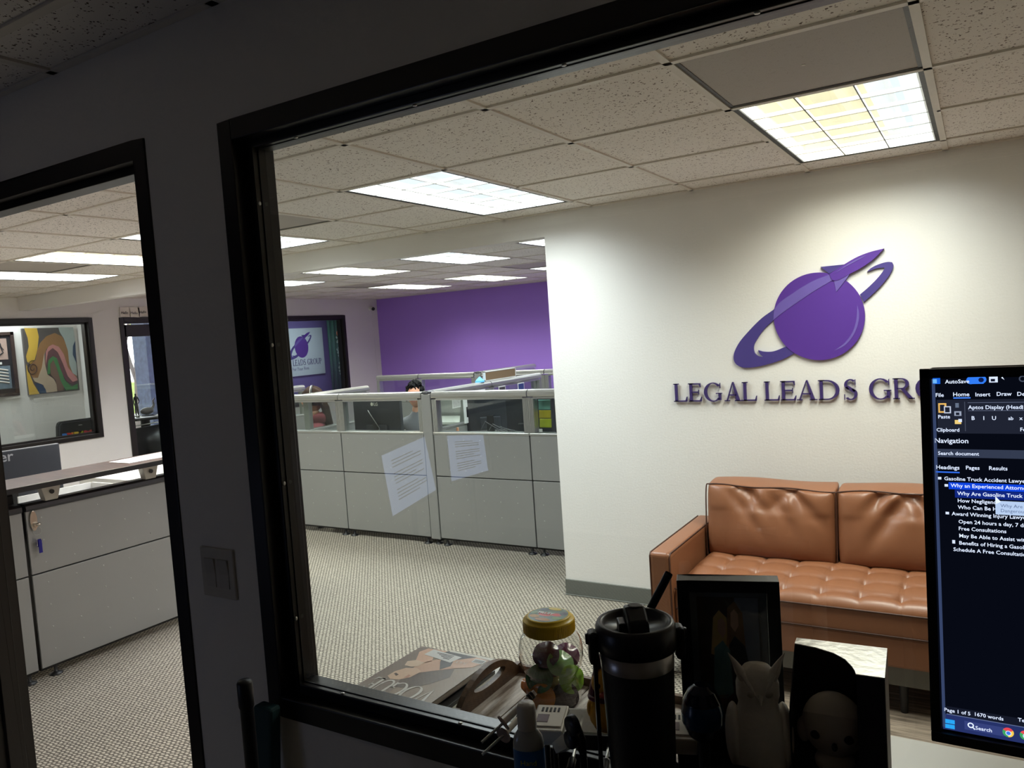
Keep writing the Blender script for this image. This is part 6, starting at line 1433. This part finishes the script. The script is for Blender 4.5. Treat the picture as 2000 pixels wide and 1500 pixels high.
# two slim white rods with discs poking out towards the window
for k, (a, b, c, lab) in enumerate((((941, 1450), (983, 1412), (1045, 1352), 'upper slim white rod with a disc, sticking out left of the bottle'), ((942, 1474), (983, 1436), (1022, 1394), 'lower slim white rod with a disc, sticking out left of the bottle'))):
    A, B, C_ = at(*a, 'y', .90), at(*b, 'y', .935), at(*c, 'y', .985)
    t3 = thing('game_rod', lab, 'rod', (C_.x, C_.y, ZD + .10), 0, 'slim white rods beside the bottle')
    obj('shaft', MB().tube([A, B], .0022, 10), m_trim, t3); obj('sleeve', MB().tube([B, C_], .0046, 12), mat('pale grip sleeve', (232, 226, 214), .4), t3)
    d = (C_ - B).normalized(); obj('disc', MB().tube([B - d * .001, B + d * .0015], .0125, 24), mat('pale pink disc', (170, 150, 140), .5), t3)
    for q in (.82, .90): pz = B.lerp(C_, q); obj('ring', MB().tube([pz - d * .002, pz + d * .002], .0060, 14), m_blkpl, t3)
    obj('support_post', MB().tube([C_ - d * .01, Vector((C_.x, C_.y, ZD))], .003, 8), m_trimd, t3)
tag(obj('paper_tag', MB().prism([at(1078, 1452, 'y', .86), at(1100, 1432, 'y', .87), at(1113, 1440, 'y', .87), at(1106, 1462, 'y', .86), at(1086, 1472, 'y', .855)], (0, .03, -.012)), m_white), 'small white tag leaning by the bottle', 'tag')
for k, (px, py, rr) in enumerate(((1123, 1415, .0135), (1121, 1442, .012))):
    q = at(px, py, 'y', .86); tt = thing('knob', ['upper dark blue round knob beside the duck', 'lower dark blue round knob beside the duck'][k], 'knob', (q.x, q.y, q.z), 0, 'dark blue knobs')
    obj('disc', MB().lathe([(rr, 0), (rr, .006), (rr * .9, .009), (.001, .009)], (0, 0, 0), 28, Matrix.Rotation(-.5, 4, 'Z') @ Matrix.Rotation(PI / 2, 4, 'X')), mat('dark navy plastic', (18, 26, 44), .35), tt, True)
    obj('stem', MB().tube([(0, .004, 0), (.0, .02, -.03), (.0, .02, ZD - q.z)], .004, 8), m_blkpl, tt, True)

# --- hooded rubber duck standing on the game
dq = at(1178, 1426, 'y', .925); zc = dq.z
t = thing('rubber_duck', 'yellow rubber duck in a maroon pointed hood, half hidden by the tumbler', 'duck', (dq.x + .004, dq.y + .012, zc), .35)
m_duck = mat('yellow duck vinyl', (222, 160, 30), .4); m_mar = mat('maroon hood', (96, 28, 46), .5)
b0 = obj('body', MB().lathe([(.0001, 0), (.020, .001), (.026, .012), (.027, .026), (.022, .042), (.014, .052), (.0001, .055)], (0, 0, 0), 30), m_duck, t, True, smooth=True)
obj('tail', MB().tube([(0, .020, .030), (0, .034, .044)], [.010, .002], 10), m_duck, b0, True)
for sx in (-1, 1): obj('wing', MB().ball((sx * .024, .002, .026), .006, .014, .012, 14, 8), m_duck, b0, True)
h0 = obj('head', MB().ball((0, -.004, .064), .021, .020, .021, 26, 16), m_duck, t, True)
for sx in (-1, 1): obj('eye', MB().ball((sx * .009, -.022, .068), .0026, .0014, .0036, 12, 8), m_blkpl, h0, True)
obj('beak', MB().ball((0, -.027, .058), .009, .008, .004, 16, 8), mat('red orange beak', (190, 60, 36), .4), h0, True)
hd = MB(); n = 30; V = []
for j in range(11):
    v = j / 10; 
    for i in range(n):
        a = PI / 2 - 2.35 + 4.7 * i / (n - 1); r = .026 * (1 - v) ** .55 + .0005; z = .048 + .060 * v
        V.append((r * math.cos(a), r * math.sin(a) * 1.0 + .001 + .004 * v, z))
hd.add(V, [(j * n + i, j * n + i + 1, (j + 1) * n + i + 1, (j + 1) * n + i) for j in range(10) for i in range(n - 1)], True)
o = obj('hood', hd, m_mar, t, True); sd = o.modifiers.new('s', 'SOLIDIFY'); sd.thickness = .0022
obj('collar', MB().tube([(.024 * math.cos(a), -.003 + .023 * math.sin(a), .046 - .003 * math.sin(a)) for a in [2 * PI * i / 24 for i in range(25)]], .0035, 8), m_mar, t, True)
# --- blue egg shaped tin
q = at(1372, 1392, 'y', .965); t = thing('egg_tin', 'dark blue egg-shaped tin with a teal band in front of the photo frame', 'tin', (q.x, q.y, ZD), .4)
zc_ = q.z - ZD; hh = .041; prof = [(.0001, -1), (.35, -.94), (.72, -.68), (.98, -.25), (1.0, .05), (.9, .42), (.66, .75), (.36, .94), (.0001, 1)]
def egg(z0, z1, nm, mt, e=1.0):
    pp = [(r * .028 * e, zc_ + z * hh * e) for r, z in prof]; out = []
    N = 40
    for i in range(N + 1):
        z = z0 + (z1 - z0) * i / N
        for (r0, a), (r1, b) in zip(prof, prof[1:]):
            if a <= z <= b: u = (z - a) / (b - a); u = u * u * (3 - 2 * u) * .3 + u * .7; out.append((max(1e-5, (r0 + (r1 - r0) * u) * .028 * e), zc_ + z * hh * e)); break
    return obj(nm, MB().lathe(out, (0, 0, 0), 36), mt, t, True, smooth=True)
egg(-1, -.35, 'bottom_shell', mat('midnight blue gloss', (10, 14, 40), .15)); egg(-.35, .40, 'band', mat('teal blue gloss', (14, 60, 96), .2)); egg(.40, 1, 'top_shell', mat('midnight blue gloss', (10, 14, 40), .15))
obj('pedestal', MB().lathe([(.018, 0), (.014, .01), (.008, .02), (.008, zc_ - hh + .004)], (0, 0, 0), 20), m_blkpl, t, True)
# --- flat yellow and black dish at the bottom edge
q = at(1490, 1496, 'y', .93); t = thing('dish', 'flat black dish with a yellow side at the bottom edge, below the owl', 'dish', (q.x - .02, q.y - .06, ZD))
obj('bowl', MB().lathe([(.028, 0), (.045, .006), (.050, q.z - ZD - .003), (.047, q.z - ZD - .004), (.04, .01), (.0001, .01)], (0, 0, 0), 40), mat('dark yellow glaze', (112, 80, 14), .4), t, True)
obj('rim', MB().lathe([(.050, q.z - ZD - .004), (.052, q.z - ZD - .001), (.050, q.z - ZD), (.046, q.z - ZD - .003)], (0, 0, 0), 40), m_blkpl, t, True)
# --- light switch, pole, teal board
t = thing('light_switch', 'double rocker light switch plate on the dark wall between door and window', 'light switch', (-1.493, NY0, 1.172))
obj('plate', MB().box(-.057, .057, -.006, 0, -.058, .058), mat('ivory switch plate', (196, 192, 182), .4), t, True, bevel=.003)
for x in (-.023, .023): obj('rocker', MB().prism([(x - .016, -.006, -.033), (x - .016, -.006, .033), (x - .016, -.011, .033), (x - .016, -.007, 0), (x - .016, -.008, -.033)], (.032, 0, 0)), mat('ivory rocker', (188, 184, 176), .35), t, True)
q = at(477, 1329, 'y', .86); t = thing('pole', 'black round-topped pole standing in front of the dark wall', 'pole', (q.x, q.y, 0))
obj('shaft', MB().lathe([(.0118, .03), (.0118, q.z - .05), (.0135, q.z - .045), (.0135, q.z - .004), (.011, q.z), (.0001, q.z + .001)], (0, 0, 0), 24), m_blkpl, t, True); obj('foot', MB().lathe([(.09, 0), (.09, .012), (.02, .03), (.0118, .031)], (0, 0, 0), 28), m_blkpl, t, True)
q0 = at(493, 1378, 'y', 1.06); q1 = at(527, 1378, 'y', 1.06)
tag(obj('teal_mat', MB().prism([(q0.x, 1.06, q0.z), (q1.x, 1.06, q0.z), (q1.x - .01, .98, .001), (q0.x, .98, .001)], (0, .03, 0)), mat('dark teal foam', (18, 58, 62), .7), bevel=.006), 'dark teal board leaning on the wall behind the black pole', 'board')
# --- office screens behind the camera whose pages mirror in the window glass
def mir(px, py, yv):
    v = at(px, py, 'y', yv); return Vector((v.x, 2 * 1.151 - v.y, v.z))
for k, (cs, lab) in enumerate((([(745, 890), (829, 853), (851, 957), (767, 1008)], 'monitor showing a white text page in the dark office, behind the camera, left'), ([(873, 851), (943, 849), (953, 919), (882, 940)], 'monitor showing a white text page in the dark office, behind the camera, right'))):
    yv = 3.35
    C4 = [mir(*c, yv) for c in cs]; ctr = sum(C4, Vector()) / 4
    t = thing('page_monitor', lab, 'monitor', (ctr.x, ctr.y, 0), 0, 'monitors showing document pages')
    nrm = Vector((0, -.012, 0))
    big = [ctr + (c - ctr) * 1.12 for c in C4]
    obj('shell', MB().prism([b + Vector((0, -.004, 0)) for b in big], (0, -.02, 0)), m_blkpl, t)
    sc3 = obj('page', MB().prism(C4, (0, -.002, 0)), emis('lit document page', (190, 208, 255), PAGE), t)
    ln = MB(); a, b, c, d = C4
    for r in range(13):
        v = .14 + r * .055; 
        if r in (3, 8): continue
        e = .86 if r % 3 else .7
        p = a.lerp(d, v); q = b.lerp(c, v); p1 = p.lerp(q, .2); p2 = p.lerp(q, e); h = (d - a) * .016
        ln.prism([p1 + Vector((0, .001, 0)), p2 + Vector((0, .001, 0)), p2 + h + Vector((0, .001, 0)), p1 + h + Vector((0, .001, 0))], (0, -.0015, 0))
    obj('page_text', ln, emis('page text grey', (90, 100, 124), .5), sc3)
    obj('stand', MB().tube([(ctr.x, ctr.y - .03, .515), (ctr.x, ctr.y - .03, ctr.z)], .015, 10), m_blkpl, t)
    obj('base', MB().lathe([(.10, .5005), (.10, .515)], (ctr.x, ctr.y - .03, 0), 20), m_blkpl, t)
t = thing('back_desk', 'desk behind the camera carrying the two page monitors', 'desk', (-1.8, -1.3, 0))
obj('top', MB().box(-2.9, -.6, -1.6, -.95, .47, .50), mat('dark desk laminate', (58, 52, 48), .5), t)
for x in (-2.8, -.7): obj('leg', MB().box(x - .03, x + .03, -1.5, -1.1, 0, .47), m_blkpl, t)
